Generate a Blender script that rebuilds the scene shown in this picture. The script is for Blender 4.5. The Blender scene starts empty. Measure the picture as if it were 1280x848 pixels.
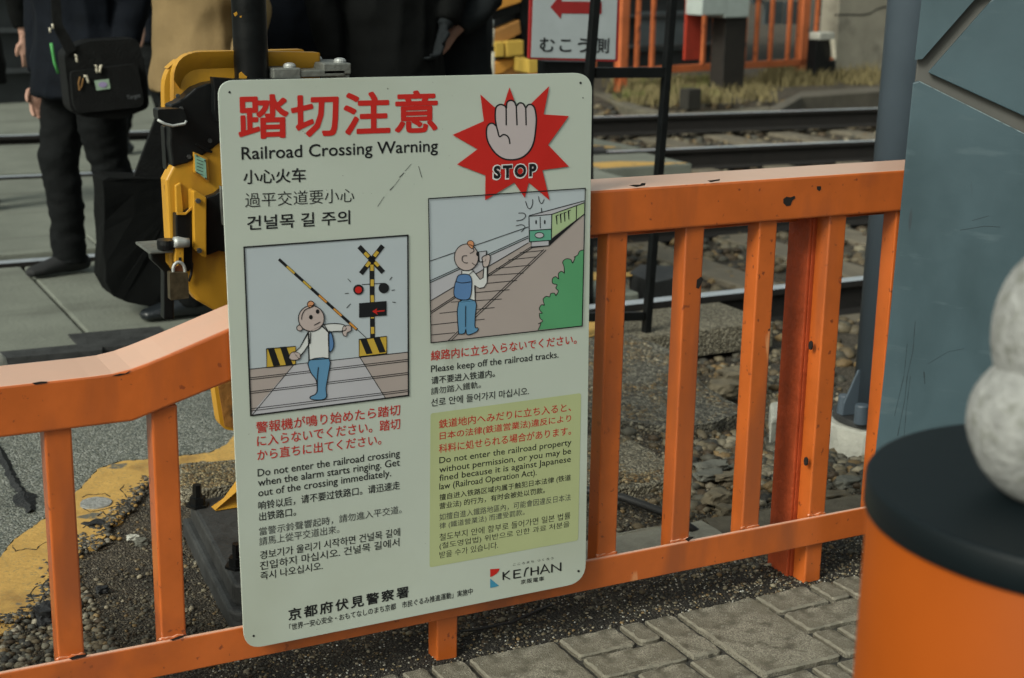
import bpy, bmesh, math, random
import numpy as np
from mathutils import Vector, Matrix, noise
from mathutils.geometry import tessellate_polygon
random.seed(7); RNG = np.random.default_rng(7)
SC = bpy.context.scene
COL = SC.collection
PI = math.pi

# ------------------------------------------------------------------ camera
F_PX, CAM_H, CAM_D, YAW, PITCH, ROLL = 1912.5, 1.3933, 2.531, 0.4817, 0.2556, 0.0183
W_ = Vector((math.sin(YAW)*math.cos(PITCH), math.cos(YAW)*math.cos(PITCH), -math.sin(PITCH)))
r0 = Vector((math.cos(YAW), -math.sin(YAW), 0)); u0 = r0.cross(W_)
R_ = r0*math.cos(ROLL) + u0*math.sin(ROLL); U_ = -r0*math.sin(ROLL) + u0*math.cos(ROLL)
CAM = Vector((0, -CAM_D, CAM_H))
cam = bpy.data.cameras.new('camera'); camo = bpy.data.objects.new('camera', cam); COL.objects.link(camo)
camo.matrix_world = Matrix.Translation(CAM) @ Matrix((R_, U_, -W_)).transposed().to_4x4()
cam.sensor_width = 36; cam.lens = F_PX/1280*36; cam.clip_start = 0.05; cam.clip_end = 500
cam.dof.use_dof = True; cam.dof.focus_distance = 3.05; cam.dof.aperture_fstop = 5.6
SC.camera = camo

# ------------------------------------------------------------------ light
SUN_EL, SUN_AZ = math.radians(36), math.radians(-112)     # azimuth from +y (behind the fence), negative = left
sd = Vector((math.sin(SUN_AZ)*math.cos(SUN_EL), math.cos(SUN_AZ)*math.cos(SUN_EL), math.sin(SUN_EL)))
w = bpy.data.worlds.new('World'); SC.world = w; w.use_nodes = True
nt = w.node_tree; nt.nodes.clear()
sky = nt.nodes.new('ShaderNodeTexSky'); sky.sky_type = 'NISHITA'; sky.sun_disc = False
sky.sun_elevation = SUN_EL; sky.sun_rotation = SUN_AZ; sky.air_density = 1.6; sky.dust_density = 5; sky.ozone_density = 0.6
hs = nt.nodes.new('ShaderNodeHueSaturation'); hs.inputs['Saturation'].default_value = 0.32
bg = nt.nodes.new('ShaderNodeBackground'); bg.inputs['Strength'].default_value = 0.085
ow = nt.nodes.new('ShaderNodeOutputWorld')
nt.links.new(sky.outputs[0], hs.inputs['Color']); tint = nt.nodes.new('ShaderNodeMix'); tint.data_type = 'RGBA'; tint.blend_type = 'MULTIPLY'; tint.inputs['Factor'].default_value = 1; tint.inputs['B'].default_value = (0.93, 1.0, 0.93, 1)
nt.links.new(hs.outputs[0], tint.inputs['A']); nt.links.new(tint.outputs['Result'], bg.inputs['Color']); nt.links.new(bg.outputs[0], ow.inputs['Surface'])
sl = bpy.data.lights.new('sun', 'SUN'); sl.energy = 1.7; sl.angle = math.radians(18); sl.color = (1, 0.98, 0.87)
so = bpy.data.objects.new('sun', sl); COL.objects.link(so)
so.rotation_euler = (-sd).to_track_quat('-Z', 'Y').to_euler(); so.location = sd*30
SC.view_settings.view_transform = 'Standard'; SC.view_settings.look = 'None'
SC.view_settings.gamma = 1; SC.view_settings.exposure = 0.35
SC.render.engine = 'CYCLES'

# ------------------------------------------------------------------ measuring helpers
def ray(x, y):
    return W_ + R_*((x-640)/F_PX) - U_*((y-424)/F_PX)
def at(x, y, Y):                       # point on the vertical plane y = Y
    d = ray(x, y); return CAM + d*((Y-CAM.y)/d.y)
def gp(x, y, z=0.0):                   # point on the level z
    d = ray(x, y); return CAM + d*((z-CAM.z)/d.z)
def onp(x, y, o, n):
    d = ray(x, y); return CAM + d*((o-CAM).dot(n)/d.dot(n))
def sstep(a, b, x):
    t = min(1, max(0, (x-a)/(b-a))); return t*t*(3-2*t)

# ------------------------------------------------------------------ materials
MATS = {}
def mat(name, col, rough=0.6, metal=0.0, var=0.12, scale=12, bump=0.0, bscale=60, col2=None, mixlo=0.45, mixhi=0.65, spec=0.5, coat=0, detail=6, attr=None, sheen=0):
    if name in MATS: return MATS[name]
    m = bpy.data.materials.new(name); m.use_nodes = True
    t = m.node_tree; b = t.nodes['Principled BSDF']
    tc = t.nodes.new('ShaderNodeTexCoord'); n = t.nodes.new('ShaderNodeTexNoise')
    t.links.new(tc.outputs['Object'], n.inputs['Vector']); n.inputs['Scale'].default_value = scale; n.inputs['Detail'].default_value = detail
    n.inputs['Roughness'].default_value = 0.62
    rp = t.nodes.new('ShaderNodeValToRGB'); e = rp.color_ramp.elements
    c = Vector(col)
    if col2: e[0].position, e[1].position = mixlo, mixhi; e[0].color = (*col, 1); e[1].color = (*col2, 1)
    else: e[0].position, e[1].position = 0.3, 0.7; e[0].color = (*(c*(1-var)), 1); e[1].color = (*(c*(1+var)), 1)
    t.links.new(n.outputs['Fac'], rp.inputs['Fac'])
    out = rp.outputs['Color']
    if attr:
        a = t.nodes.new('ShaderNodeAttribute'); a.attribute_name = attr
        mx = t.nodes.new('ShaderNodeMix'); mx.data_type = 'RGBA'; mx.blend_type = 'MULTIPLY'; mx.inputs['Factor'].default_value = 1
        t.links.new(out, mx.inputs['A']); t.links.new(a.outputs['Color'], mx.inputs['B']); out = mx.outputs['Result']
    t.links.new(out, b.inputs['Base Color'])
    rr = t.nodes.new('ShaderNodeMapRange'); rr.inputs['To Min'].default_value = max(0.05, rough-0.1); rr.inputs['To Max'].default_value = min(1, rough+0.12)
    t.links.new(n.outputs['Fac'], rr.inputs['Value']); t.links.new(rr.outputs[0], b.inputs['Roughness'])
    b.inputs['Metallic'].default_value = metal
    b.inputs['Specular IOR Level'].default_value = spec
    b.inputs['Coat Weight'].default_value = coat
    b.inputs['Sheen Weight'].default_value = sheen
    if bump:
        n2 = t.nodes.new('ShaderNodeTexNoise'); n2.inputs['Scale'].default_value = bscale; n2.inputs['Detail'].default_value = 8
        t.links.new(tc.outputs['Object'], n2.inputs['Vector'])
        bp = t.nodes.new('ShaderNodeBump'); bp.inputs['Strength'].default_value = bump; bp.inputs['Distance'].default_value = 0.01
        t.links.new(n2.outputs['Fac'], bp.inputs['Height']); t.links.new(bp.outputs[0], b.inputs['Normal'])
    MATS[name] = m; return m

def spots(m, col, scale=25, thr=0.72, width=0.02, rough=0.85, detail=4, dist=0.0, stretch=None):
    """chips, rust or stains of their own shape over a painted material"""
    t = m.node_tree; b = t.nodes['Principled BSDF']
    tc = t.nodes.new('ShaderNodeTexCoord'); n = t.nodes.new('ShaderNodeTexNoise'); n.inputs['Scale'].default_value = scale
    n.inputs['Detail'].default_value = detail; n.inputs['Distortion'].default_value = dist
    mp = t.nodes.new('ShaderNodeMapping'); mp.inputs['Scale'].default_value = stretch or (1, 1, 1)
    t.links.new(tc.outputs['Object'], mp.inputs['Vector']); t.links.new(mp.outputs[0], n.inputs['Vector'])
    mr = t.nodes.new('ShaderNodeMapRange'); mr.inputs['From Min'].default_value = thr; mr.inputs['From Max'].default_value = thr+width
    t.links.new(n.outputs['Fac'], mr.inputs['Value'])
    mx = t.nodes.new('ShaderNodeMix'); mx.data_type = 'RGBA'; mx.inputs['B'].default_value = (*col, 1)
    src = b.inputs['Base Color'].links[0].from_socket
    t.links.new(mr.outputs[0], mx.inputs['Factor']); t.links.new(src, mx.inputs['A']); t.links.new(mx.outputs['Result'], b.inputs['Base Color'])
    return m

def voro(m, cols, scale=140, bump=0.6, dist=0.006):
    """aggregate: small cells in several stone colours, mixed over the base"""
    t = m.node_tree; b = t.nodes['Principled BSDF']
    tc = t.nodes.new('ShaderNodeTexCoord'); v = t.nodes.new('ShaderNodeTexVoronoi'); v.inputs['Scale'].default_value = scale
    t.links.new(tc.outputs['Object'], v.inputs['Vector'])
    sp = t.nodes.new('ShaderNodeSeparateColor'); t.links.new(v.outputs['Color'], sp.inputs[0])
    rp = t.nodes.new('ShaderNodeValToRGB'); rp.color_ramp.interpolation = 'CONSTANT'
    el = rp.color_ramp.elements
    while len(el) < len(cols): el.new(0.5)
    for i, c in enumerate(cols): el[i].position = i/len(cols); el[i].color = (*c, 1)
    t.links.new(sp.outputs[0], rp.inputs['Fac'])
    src = b.inputs['Base Color'].links[0].from_socket
    mx = t.nodes.new('ShaderNodeMix'); mx.data_type = 'RGBA'; mx.inputs['Factor'].default_value = 0.65
    t.links.new(src, mx.inputs['A']); t.links.new(rp.outputs[0], mx.inputs['B']); t.links.new(mx.outputs['Result'], b.inputs['Base Color'])
    bp = t.nodes.new('ShaderNodeBump'); bp.inputs['Strength'].default_value = bump; bp.inputs['Distance'].default_value = dist; bp.invert = True
    t.links.new(v.outputs['Distance'], bp.inputs['Height'])
    old = b.inputs['Normal'].links
    if old: t.links.new(old[0].from_socket, bp.inputs['Normal'])
    t.links.new(bp.outputs[0], b.inputs['Normal'])
    return m

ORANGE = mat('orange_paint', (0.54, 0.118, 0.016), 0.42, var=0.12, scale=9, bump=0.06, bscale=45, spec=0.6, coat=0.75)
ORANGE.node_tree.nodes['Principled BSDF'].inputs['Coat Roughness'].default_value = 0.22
spots(ORANGE, (0.30, 0.065, 0.02), 3.5, 0.60, 0.14, detail=10)
spots(ORANGE, (0.70, 0.30, 0.13), 14, 0.69, 0.05, detail=8, stretch=(1, 1, .3))
spots(ORANGE, (0.25, 0.05, 0.012), 60, 0.66, 0.03, detail=6)
spots(ORANGE, (0.03, 0.015, 0.008), 34, 0.755, 0.01, detail=3)
spots(ORANGE, (0.36, 0.085, 0.02), 2.2, 0.52, 0.12, detail=14, stretch=(3, 3, .7))
REDOR = mat('deep_orange_paint', (0.42, 0.068, 0.018), 0.5, var=0.25, scale=14, bump=0.3, bscale=70)
spots(REDOR, (0.05, 0.02, 0.012), 18, 0.70, 0.03, stretch=(1, 1, .4))
CHIP = mat('bare_rusty_steel', (0.010, 0.007, 0.006), 0.85, var=0.3, scale=90)
FARO = mat('far_orange_paint', (0.56, 0.15, 0.050), 0.55, var=0.2, scale=5)
spots(FARO, (0.20, 0.05, 0.02), 9, 0.6, 0.1, detail=8)
PANEL = mat('sign_enamel', (0.49, 0.545, 0.485), 0.34, var=0.03, scale=3, bump=0.01, bscale=20, spec=0.5)
spots(PANEL, (0.42, 0.46, 0.385), 2.2, 0.55, 0.25, detail=9)
spots(PANEL, (0.33, 0.36, 0.29), 5, 0.66, 0.10, detail=12, stretch=(1.4, 1, .5))
spots(PANEL, (0.12, 0.12, 0.10), 130, 0.775, 0.01, detail=2)
PANEDGE = mat('sign_edge_metal', (0.42, 0.44, 0.44), 0.4, metal=0.6)
P_RED = mat('print_red', (0.52, 0.017, 0.012), 0.45, var=0.05)
P_RED2 = mat('print_text_red', (0.50, 0.030, 0.022), 0.45, var=0.05)
P_BLK = mat('print_black', (0.008, 0.009, 0.011), 0.45, var=0.1)
P_GRYT = mat('print_grey_text', (0.05, 0.055, 0.055), 0.45, var=0.1)
P_SKYB = mat('print_pale_blue', (0.46, 0.52, 0.56), 0.4, var=0.02)
P_ROAD = mat('print_pale_lilac', (0.47, 0.47, 0.51), 0.4, var=0.02)
P_BRN = mat('print_taupe', (0.40, 0.345, 0.325), 0.4, var=0.02)
P_SKIN = mat('print_skin', (0.50, 0.42, 0.40), 0.4, var=0.02)
P_WHT = mat('print_white', (0.66, 0.68, 0.68), 0.4, var=0.02)
P_JEAN = mat('print_jeans_blue', (0.11, 0.27, 0.45), 0.4, var=0.03)
P_PACK = mat('print_pack_blue', (0.105, 0.22, 0.44), 0.4, var=0.03)
P_YEL = mat('print_yellow', (0.55, 0.37, 0.05), 0.4, var=0.03)
P_AMB = mat('print_amber', (0.62, 0.27, 0.05), 0.4, var=0.03)
P_TUFT = mat('print_tuft_orange', (0.66, 0.30, 0.15), 0.4, var=0.03)
P_GRN = mat('print_bush_green', (0.095, 0.33, 0.155), 0.4, var=0.03)
P_TGRN = mat('print_train_green', (0.12, 0.38, 0.27), 0.4, var=0.03)
P_PGRN = mat('print_carriage_green', (0.38, 0.50, 0.28), 0.4, var=0.03)
P_NOTE = mat('print_notice_green', (0.43, 0.48, 0.255), 0.38, var=0.03)
P_CYAN = mat('print_logo_blue', (0.05, 0.26, 0.42), 0.4, var=0.03)
P_HAND = mat('print_hand_mauve', (0.50, 0.44, 0.45), 0.4, var=0.02)
P_EDGE = mat('print_pink_edge', (0.60, 0.48, 0.48), 0.4, var=0.02)
SLAB = mat('crossing_concrete', (0.17, 0.183, 0.152), 0.8, var=0.18, scale=3, bump=0.35, bscale=55)
spots(SLAB, (0.10, 0.105, 0.085), 1.6, 0.56, 0.16, detail=10, stretch=(.5, 2.2, 1))
spots(SLAB, (0.055, 0.06, 0.04), 5, 0.70, 0.04, detail=8, stretch=(.5, 2.5, 1))
COARSE = mat('coarse_asphalt', (0.155, 0.17, 0.15), 0.85, var=0.3, scale=40, bump=0.6, bscale=160)
voro(COARSE, [(.11, .125, .11), (.19, .20, .17), (.30, .305, .265), (.055, .065, .06), (.21, .21, .18), (.36, .37, .34), (.08, .085, .06)], 170, 0.8)
spots(COARSE, (0.075, 0.08, 0.07), 2.5, 0.60, 0.15, detail=8)
AGGR = mat('exposed_aggregate', (0.19, 0.17, 0.12), 0.85, var=0.3, scale=30, bump=0.5, bscale=120)
voro(AGGR, [(.30, .27, .19), (.12, .10, .065), (.20, .18, .13), (.05, .045, .035), (.36, .33, .25)], 130, 1.0, 0.012)
TARMAC = mat('worn_tarmac', (0.13, 0.125, 0.105), 0.9, var=0.3, scale=20, bump=0.6, bscale=120)
voro(TARMAC, [(.20, .19, .15), (.06, .055, .045), (.12, .11, .085), (.03, .028, .022), (.30, .28, .21)], 105, 1.0, 0.012)
YPAINT = mat('worn_yellow_road_paint', (0.52, 0.315, 0.085), 0.7, var=0.14, scale=12, bump=0.25, bscale=80)
spots(YPAINT, (0.30, 0.17, 0.05), 7, 0.58, 0.14, detail=10)
spots(YPAINT, (0.13, 0.125, 0.10), 9, 0.63, 0.03, detail=14, dist=0.3)
spots(YPAINT, (0.03, 0.028, 0.02), 13, 0.70, 0.012, detail=9, dist=0.9)
spots(YPAINT, (0.36, 0.25, 0.09), 120, 0.58, 0.1, detail=3)
STONE = mat('paving_stone', (0.29, 0.27, 0.215), 0.85, var=0.22, scale=22, bump=0.6, bscale=330, detail=12)
voro(STONE, [(.29, .27, .21), (.15, .135, .10), (.23, .21, .16), (.075, .067, .05), (.37, .345, .275)], 420, 0.5, 0.002)
spots(STONE, (0.085, 0.075, 0.053), 26, 0.50, 0.2, detail=15)
spots(STONE, (0.14, 0.125, 0.09), 7, 0.50, 0.22, detail=12)
spots(STONE, (0.32, 0.31, 0.26), 60, 0.66, 0.08, detail=6)
STONE_E = mat('paving_stone_worn_edge', (0.205, 0.19, 0.148), 0.85, var=0.25, scale=40, bump=0.5, bscale=330, detail=10)
JOINT = mat('paving_joint_grit', (0.045, 0.043, 0.036), 0.95, var=0.4, scale=80, bump=0.8, bscale=200)
SOIL = mat('gritty_soil', (0.070, 0.055, 0.036), 0.92, var=0.5, scale=8, bump=0.8, bscale=90)
voro(SOIL, [(.035, .03, .022), (.08, .065, .045), (.15, .125, .085), (.045, .038, .028), (.25, .22, .17), (.09, .07, .045), (.02, .017, .014)], 210, 1.0, 0.01)
spots(SOIL, (0.020, 0.017, 0.013), 2.4, 0.56, 0.14, detail=8)
PEB = mat('pebble', (0.9, 0.9, 0.9), 0.65, var=0.25, scale=60, attr='Col', bump=0.2, bscale=120)
STEELT = mat('polished_rail_head', (0.50, 0.55, 0.60), 0.30, metal=0.3, var=0.1)
RUST = mat('rusty_rail_side', (0.009, 0.0075, 0.0065), 0.85, var=0.4, scale=20, bump=0.3)
DSTEEL = mat('dark_steel', (0.045, 0.047, 0.047), 0.6, metal=0.2, var=0.35, scale=15, bump=0.3, bscale=60)
BLACKP = mat('black_paint', (0.006, 0.007, 0.0075), 0.36, var=0.3, scale=18, bump=0.12, bscale=30, spec=0.28)
POLEB = mat('scuffed_black_pole', (0.004, 0.005, 0.0055), 0.34, var=0.3, scale=18, bump=0.12, bscale=30, spec=0.25)
spots(POLEB, (0.35, 0.37, 0.30), 30, 0.80, 0.01, detail=2)
YELLOW = mat('machine_yellow', (0.53, 0.27, 0.020), 0.45, var=0.08, scale=7, bump=0.1, bscale=30, coat=0.15)
spots(YELLOW, (0.24, 0.10, 0.02), 7, 0.58, 0.12, detail=12, stretch=(1, 1, .35))
spots(YELLOW, (0.03, 0.02, 0.01), 22, 0.70, 0.04, detail=8, stretch=(1, 1, .5))
spots(YELLOW, (0.75, 0.62, 0.35), 10, 0.72, 0.06, detail=6)
GREYZ = mat('dull_zinc', (0.16, 0.17, 0.155), 0.55, metal=0.4, var=0.3, scale=20, bump=0.3)
PALEZ = mat('pale_bolt_metal', (0.40, 0.42, 0.41), 0.45, metal=0.4)
BRASS = mat('old_padlock_brass', (0.085, 0.068, 0.04), 0.5, metal=0.5, var=0.4, scale=60)
PLATEG = mat('pale_green_label', (0.22, 0.42, 0.32), 0.5, var=0.15, scale=60)
BLUEG = mat('blue_grey_paint', (0.046, 0.082, 0.100), 0.5, var=0.10, scale=4, bump=0.08, bscale=25)
spots(BLUEG, (0.031, 0.060, 0.073), 4.5, 0.48, 0.16, detail=14, stretch=(1, 1, .45))
spots(BLUEG, (0.062, 0.100, 0.118), 16, 0.62, 0.1, detail=10, stretch=(.5, .5, 2))
spots(BLUEG, (0.03, 0.045, 0.055), 9, 0.72, 0.015, detail=2, stretch=(2.5, 2.5, .35))
PIPEM = mat('slate_pipe_paint', (0.075, 0.100, 0.125), 0.42, var=0.08, scale=5)
spots(PIPEM, (0.25, 0.30, 0.30), 26, 0.79, 0.01, detail=2)
GROOVE = mat('groove_grey', (0.085, 0.085, 0.078), 0.7, var=0.08)
BINO = mat('bin_orange', (0.30, 0.062, 0.005), 0.5, var=0.08, scale=4, spec=0.1)
spots(BINO, (0.24, 0.045, 0.004), 2.5, 0.55, 0.2, detail=9)
BINB = mat('bin_lid_black', (0.004, 0.008, 0.010), 0.5, var=0.15, scale=6, spec=0.22)
GRANITE = mat('granite', (0.28, 0.285, 0.275), 0.8, var=0.2, scale=70, bump=0.5, bscale=110)
spots(GRANITE, (0.19, 0.195, 0.175), 55, 0.55, 0.12, detail=5)
spots(GRANITE, (0.20, 0.205, 0.18), 9, 0.60, 0.2, detail=8)
CONC = mat('old_concrete', (0.34, 0.315, 0.25), 0.85, var=0.16, scale=4, bump=0.4, bscale=40)
spots(CONC, (0.12, 0.11, 0.09), 2.5, 0.56, 0.2, detail=10)
PALEC = mat('pale_concrete', (0.42, 0.42, 0.37), 0.85, var=0.15, scale=15, bump=0.4, bscale=80)
DARKC = mat('dark_old_concrete', (0.026, 0.024, 0.019), 0.9, var=0.3, scale=10, bump=0.6, bscale=60)
SLEEP = mat('sleeper_concrete', (0.15, 0.13, 0.095), 0.85, var=0.2, scale=8, bump=0.4)
RUBBER = mat('black_cable_rubber', (0.018, 0.018, 0.018), 0.55)
NAVY = mat('navy_cloth', (0.0050, 0.0068, 0.0105), 0.85, var=0.3, scale=9, bump=0.5, bscale=14, spec=0.12)
BLACKC = mat('black_cloth', (0.0042, 0.0048, 0.0048), 0.85, var=0.3, scale=9, bump=0.5, bscale=14, spec=0.12)
CHARC = mat('charcoal_cloth', (0.014, 0.017, 0.019), 0.85, var=0.3, scale=9, bump=0.5, bscale=14, spec=0.12)
TROUS = mat('dark_trouser_cloth', (0.0065, 0.0075, 0.0080), 0.85, var=0.3, scale=9, bump=0.6, bscale=18, spec=0.12)
TAN = mat('camel_wool', (0.215, 0.150, 0.072), 0.9, var=0.15, scale=5, bump=1.0, bscale=7, spec=.15)
SKIN = mat('skin', (0.42, 0.24, 0.18), 0.55, var=0.1)
HAIR = mat('black_hair', (0.01, 0.009, 0.008), 0.5, var=0.2)
LEATH = mat('black_leather', (0.012, 0.015, 0.018), 0.28, var=0.2, bump=0.1)
BAGM = mat('black_nylon', (0.0065, 0.0072, 0.0075), 0.7, var=0.3, scale=20, bump=0.3, bscale=120, spec=0.2)
CREAM = mat('cream_zip_pull', (0.60, 0.56, 0.45), 0.5)
LIME = mat('green_strap', (0.07, 0.33, 0.09), 0.6)
SIGNW = mat('white_sign_face', (0.42, 0.47, 0.49), 0.4, var=0.05)
SIGNR = mat('sign_red', (0.30, 0.020, 0.020), 0.45, var=0.1)
WEED = mat('dry_weed', (0.20, 0.165, 0.075), 0.9, var=0.35, scale=4)
BARN = mat('dark_shed_cladding', (0.020, 0.024, 0.026), 0.7, var=0.5, scale=2)
SHUT = mat('blue_grey_shutter', (0.085, 0.105, 0.115), 0.6, var=0.3, scale=3)

def top_sheen(m, col, fac):
    """sky sheen painted as a paler colour on faces that look straight up"""
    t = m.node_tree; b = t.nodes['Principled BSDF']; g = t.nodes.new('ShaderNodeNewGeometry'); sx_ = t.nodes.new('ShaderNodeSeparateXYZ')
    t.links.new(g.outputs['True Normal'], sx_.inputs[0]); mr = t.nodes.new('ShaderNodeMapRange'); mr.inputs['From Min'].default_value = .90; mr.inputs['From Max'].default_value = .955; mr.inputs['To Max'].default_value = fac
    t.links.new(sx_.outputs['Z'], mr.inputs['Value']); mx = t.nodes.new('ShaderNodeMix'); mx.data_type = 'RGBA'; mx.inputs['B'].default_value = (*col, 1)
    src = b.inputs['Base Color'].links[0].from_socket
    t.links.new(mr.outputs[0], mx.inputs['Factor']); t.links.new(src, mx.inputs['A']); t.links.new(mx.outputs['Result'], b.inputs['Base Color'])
top_sheen(ORANGE, (0.80, 0.50, 0.36), 0.9)  # sky reflection on the rail tops, put into the paint colour
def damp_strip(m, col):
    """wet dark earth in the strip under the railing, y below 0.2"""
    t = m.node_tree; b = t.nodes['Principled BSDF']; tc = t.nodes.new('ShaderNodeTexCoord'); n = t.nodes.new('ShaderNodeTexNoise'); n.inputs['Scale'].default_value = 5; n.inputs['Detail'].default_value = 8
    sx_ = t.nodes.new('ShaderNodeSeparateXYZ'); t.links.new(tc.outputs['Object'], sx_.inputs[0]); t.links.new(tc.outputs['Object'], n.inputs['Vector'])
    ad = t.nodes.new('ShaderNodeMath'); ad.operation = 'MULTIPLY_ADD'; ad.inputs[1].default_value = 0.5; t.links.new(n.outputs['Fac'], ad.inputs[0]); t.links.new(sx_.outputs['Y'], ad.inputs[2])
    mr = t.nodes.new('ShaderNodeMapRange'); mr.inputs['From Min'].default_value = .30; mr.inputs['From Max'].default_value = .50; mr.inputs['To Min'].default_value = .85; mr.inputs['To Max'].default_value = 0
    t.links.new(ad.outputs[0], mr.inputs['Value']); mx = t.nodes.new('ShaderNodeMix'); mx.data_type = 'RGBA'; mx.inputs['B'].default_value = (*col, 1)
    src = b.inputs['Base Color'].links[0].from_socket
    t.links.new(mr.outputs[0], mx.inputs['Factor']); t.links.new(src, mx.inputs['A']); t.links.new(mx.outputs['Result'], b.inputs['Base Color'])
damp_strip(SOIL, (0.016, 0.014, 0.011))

# ------------------------------------------------------------------ object helpers
def link(name, me, m=None, parent=None):
    o = bpy.data.objects.new(name, me); COL.objects.link(o)
    if m and me is not None and not me.materials: me.materials.append(m)
    if parent: o.parent = parent; o.matrix_parent_inverse = parent_inv(parent)
    return o
def parent_inv(p):
    bpy_m = Matrix.Translation(-Vector(p.location)); return bpy_m      # roots are only ever translated, children of parts stay put
def tag(o, label=None, cat=None, group=None, kind=None):
    if label: o['label'] = label
    if cat: o['category'] = cat
    if group: o['group'] = group
    if kind: o['kind'] = kind
    return o
def thing(name, label, cat, loc=(0, 0, 0), group=None):
    o = bpy.data.objects.new(name, None); COL.objects.link(o); o.location = loc; o.empty_display_size = 0.1
    return tag(o, label, cat, group)
def obj(name, bm, m, parent=None, bevel=0, seg=2, smooth=False):
    me = bpy.data.meshes.new(name); bmesh.ops.recalc_face_normals(bm, faces=bm.faces); bm.to_mesh(me); bm.free()
    for mm in (m if isinstance(m, (list, tuple)) else [m]): me.materials.append(mm)
    o = bpy.data.objects.new(name, me); COL.objects.link(o)
    if parent:
        o.parent = parent
        base = parent.location if parent.parent is None and parent.type == 'EMPTY' else Vector((0, 0, 0))
        q = parent
        while q.parent is not None: q = q.parent
        o.matrix_parent_inverse = (Matrix.Translation(-Vector(q.location)) if parent is q else Matrix.Identity(4))
        if parent is not q: o.matrix_parent_inverse = Matrix.Identity(4)
    if smooth:
        for p in me.polygons: p.use_smooth = True
    if bevel:
        b = o.modifiers.new('bevel', 'BEVEL'); b.width = bevel; b.segments = seg; b.limit_method = 'ANGLE'; b.angle_limit = math.radians(40)
        b.harden_normals = False
    return o
def B(): return bmesh.new()
def box(bm, x0, y0, z0, x1, y1, z1, mi=0):
    vs = [bm.verts.new(p) for p in ((x0,y0,z0),(x1,y0,z0),(x1,y1,z0),(x0,y1,z0),(x0,y0,z1),(x1,y0,z1),(x1,y1,z1),(x0,y1,z1))]
    for f in ((0,3,2,1),(4,5,6,7),(0,1,5,4),(1,2,6,5),(2,3,7,6),(3,0,4,7)):
        bm.faces.new([vs[i] for i in f]).material_index = mi
    return bm
def prism(bm, pts, off, mi=0):
    """polygon pts (3-D, planar) pushed along the vector off"""
    off = Vector(off); a = [bm.verts.new(p) for p in pts]; b = [bm.verts.new(Vector(p)+off) for p in pts]
    n = len(pts)
    tri = tessellate_polygon([[Vector(p) for p in pts]])
    for t in tri:
        if len(set(t)) < 3: continue
        try: bm.faces.new([a[i] for i in t]).material_index = mi; bm.faces.new([b[i] for i in reversed(t)]).material_index = mi
        except ValueError: pass
    for i in range(n):
        j = (i+1) % n
        try: bm.faces.new((a[i], a[j], b[j], b[i])).material_index = mi
        except ValueError: pass
    return bm
def plate(bm, pxs, Y0, Y1, mi=0):      # outline measured on the plane y=Y0, pushed back to y=Y1
    return prism(bm, [at(x, y, Y0) for x, y in pxs], (0, Y1-Y0, 0), mi)
def slab(bm, pts, ztop, th, mi=0):
    return prism(bm, [(p[0], p[1], ztop) for p in pts], (0, 0, -th), mi)
def frame_of(d):
    d = d.normalized(); a = Vector((0, 0, 1)) if abs(d.z) < 0.9 else Vector((1, 0, 0))
    s = d.cross(a).normalized(); return s, s.cross(d).normalized()
def loft(bm, pts, rad, n=14, cap=True, up=None, mi=0):
    """tube of elliptic rings; rad = list of r or (rx, ry)"""
    pts = [Vector(p) for p in pts]; rings = []; prev = None
    for i, p in enumerate(pts):
        d = (pts[min(i+1, len(pts)-1)]-pts[max(i-1, 0)])
        if up is not None: s = Vector(up); s = (s - d.normalized()*s.dot(d.normalized())).normalized(); t = s.cross(d.normalized())
        else:
            if prev is None: s, t = frame_of(d)
            else:
                s = (prev - d.normalized()*prev.dot(d.normalized())).normalized(); t = s.cross(d.normalized())
            prev = s
        r = rad[i] if isinstance(rad, (list, tuple)) else rad
        rx, ry = r if isinstance(r, (list, tuple)) else (r, r)
        rings.append([bm.verts.new(p + s*(rx*math.cos(2*PI*k/n)) + t*(ry*math.sin(2*PI*k/n))) for k in range(n)])
    for a, b in zip(rings, rings[1:]):
        for k in range(n): bm.faces.new((a[k], a[(k+1) % n], b[(k+1) % n], b[k])).material_index = mi
    if cap:
        bm.faces.new(rings[0]).material_index = mi; bm.faces.new(list(reversed(rings[-1]))).material_index = mi
    return bm
def lathe(bm, c, prof, n=48, mi=0):
    """prof: (r, z) pairs, about the vertical axis through c"""
    rings = [[bm.verts.new((c[0]+r*math.cos(2*PI*k/n), c[1]+r*math.sin(2*PI*k/n), z)) for k in range(n)] for r, z in prof]
    for a, b in zip(rings, rings[1:]):
        for k in range(n): bm.faces.new((a[k], a[(k+1) % n], b[(k+1) % n], b[k])).material_index = mi
    bm.faces.new(rings[0]); bm.faces.new(rings[-1]); return bm
def ragged(pts, step=0.03, amp=0.006, seed=0):
    rn = random.Random(seed); out = []
    for a, b in zip(pts, pts[1:]+pts[:1]):
        a = Vector(a[:2]); b = Vector(b[:2]); L = (b-a).length; k = max(1, int(L/step))
        for i in range(k):
            p = a.lerp(b, i/k); nrm = Vector((-(b-a).y, (b-a).x)).normalized()
            out.append(p + nrm*rn.uniform(-amp, amp))
    return out
def smooth_line(pts, k=3):
    out = []; P = [Vector(p) for p in pts]
    for i in range(len(P)-1):
        for q in range(k): out.append(tuple(P[i].lerp(P[i+1], q/k)))
    return out+[tuple(P[-1])]
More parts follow.
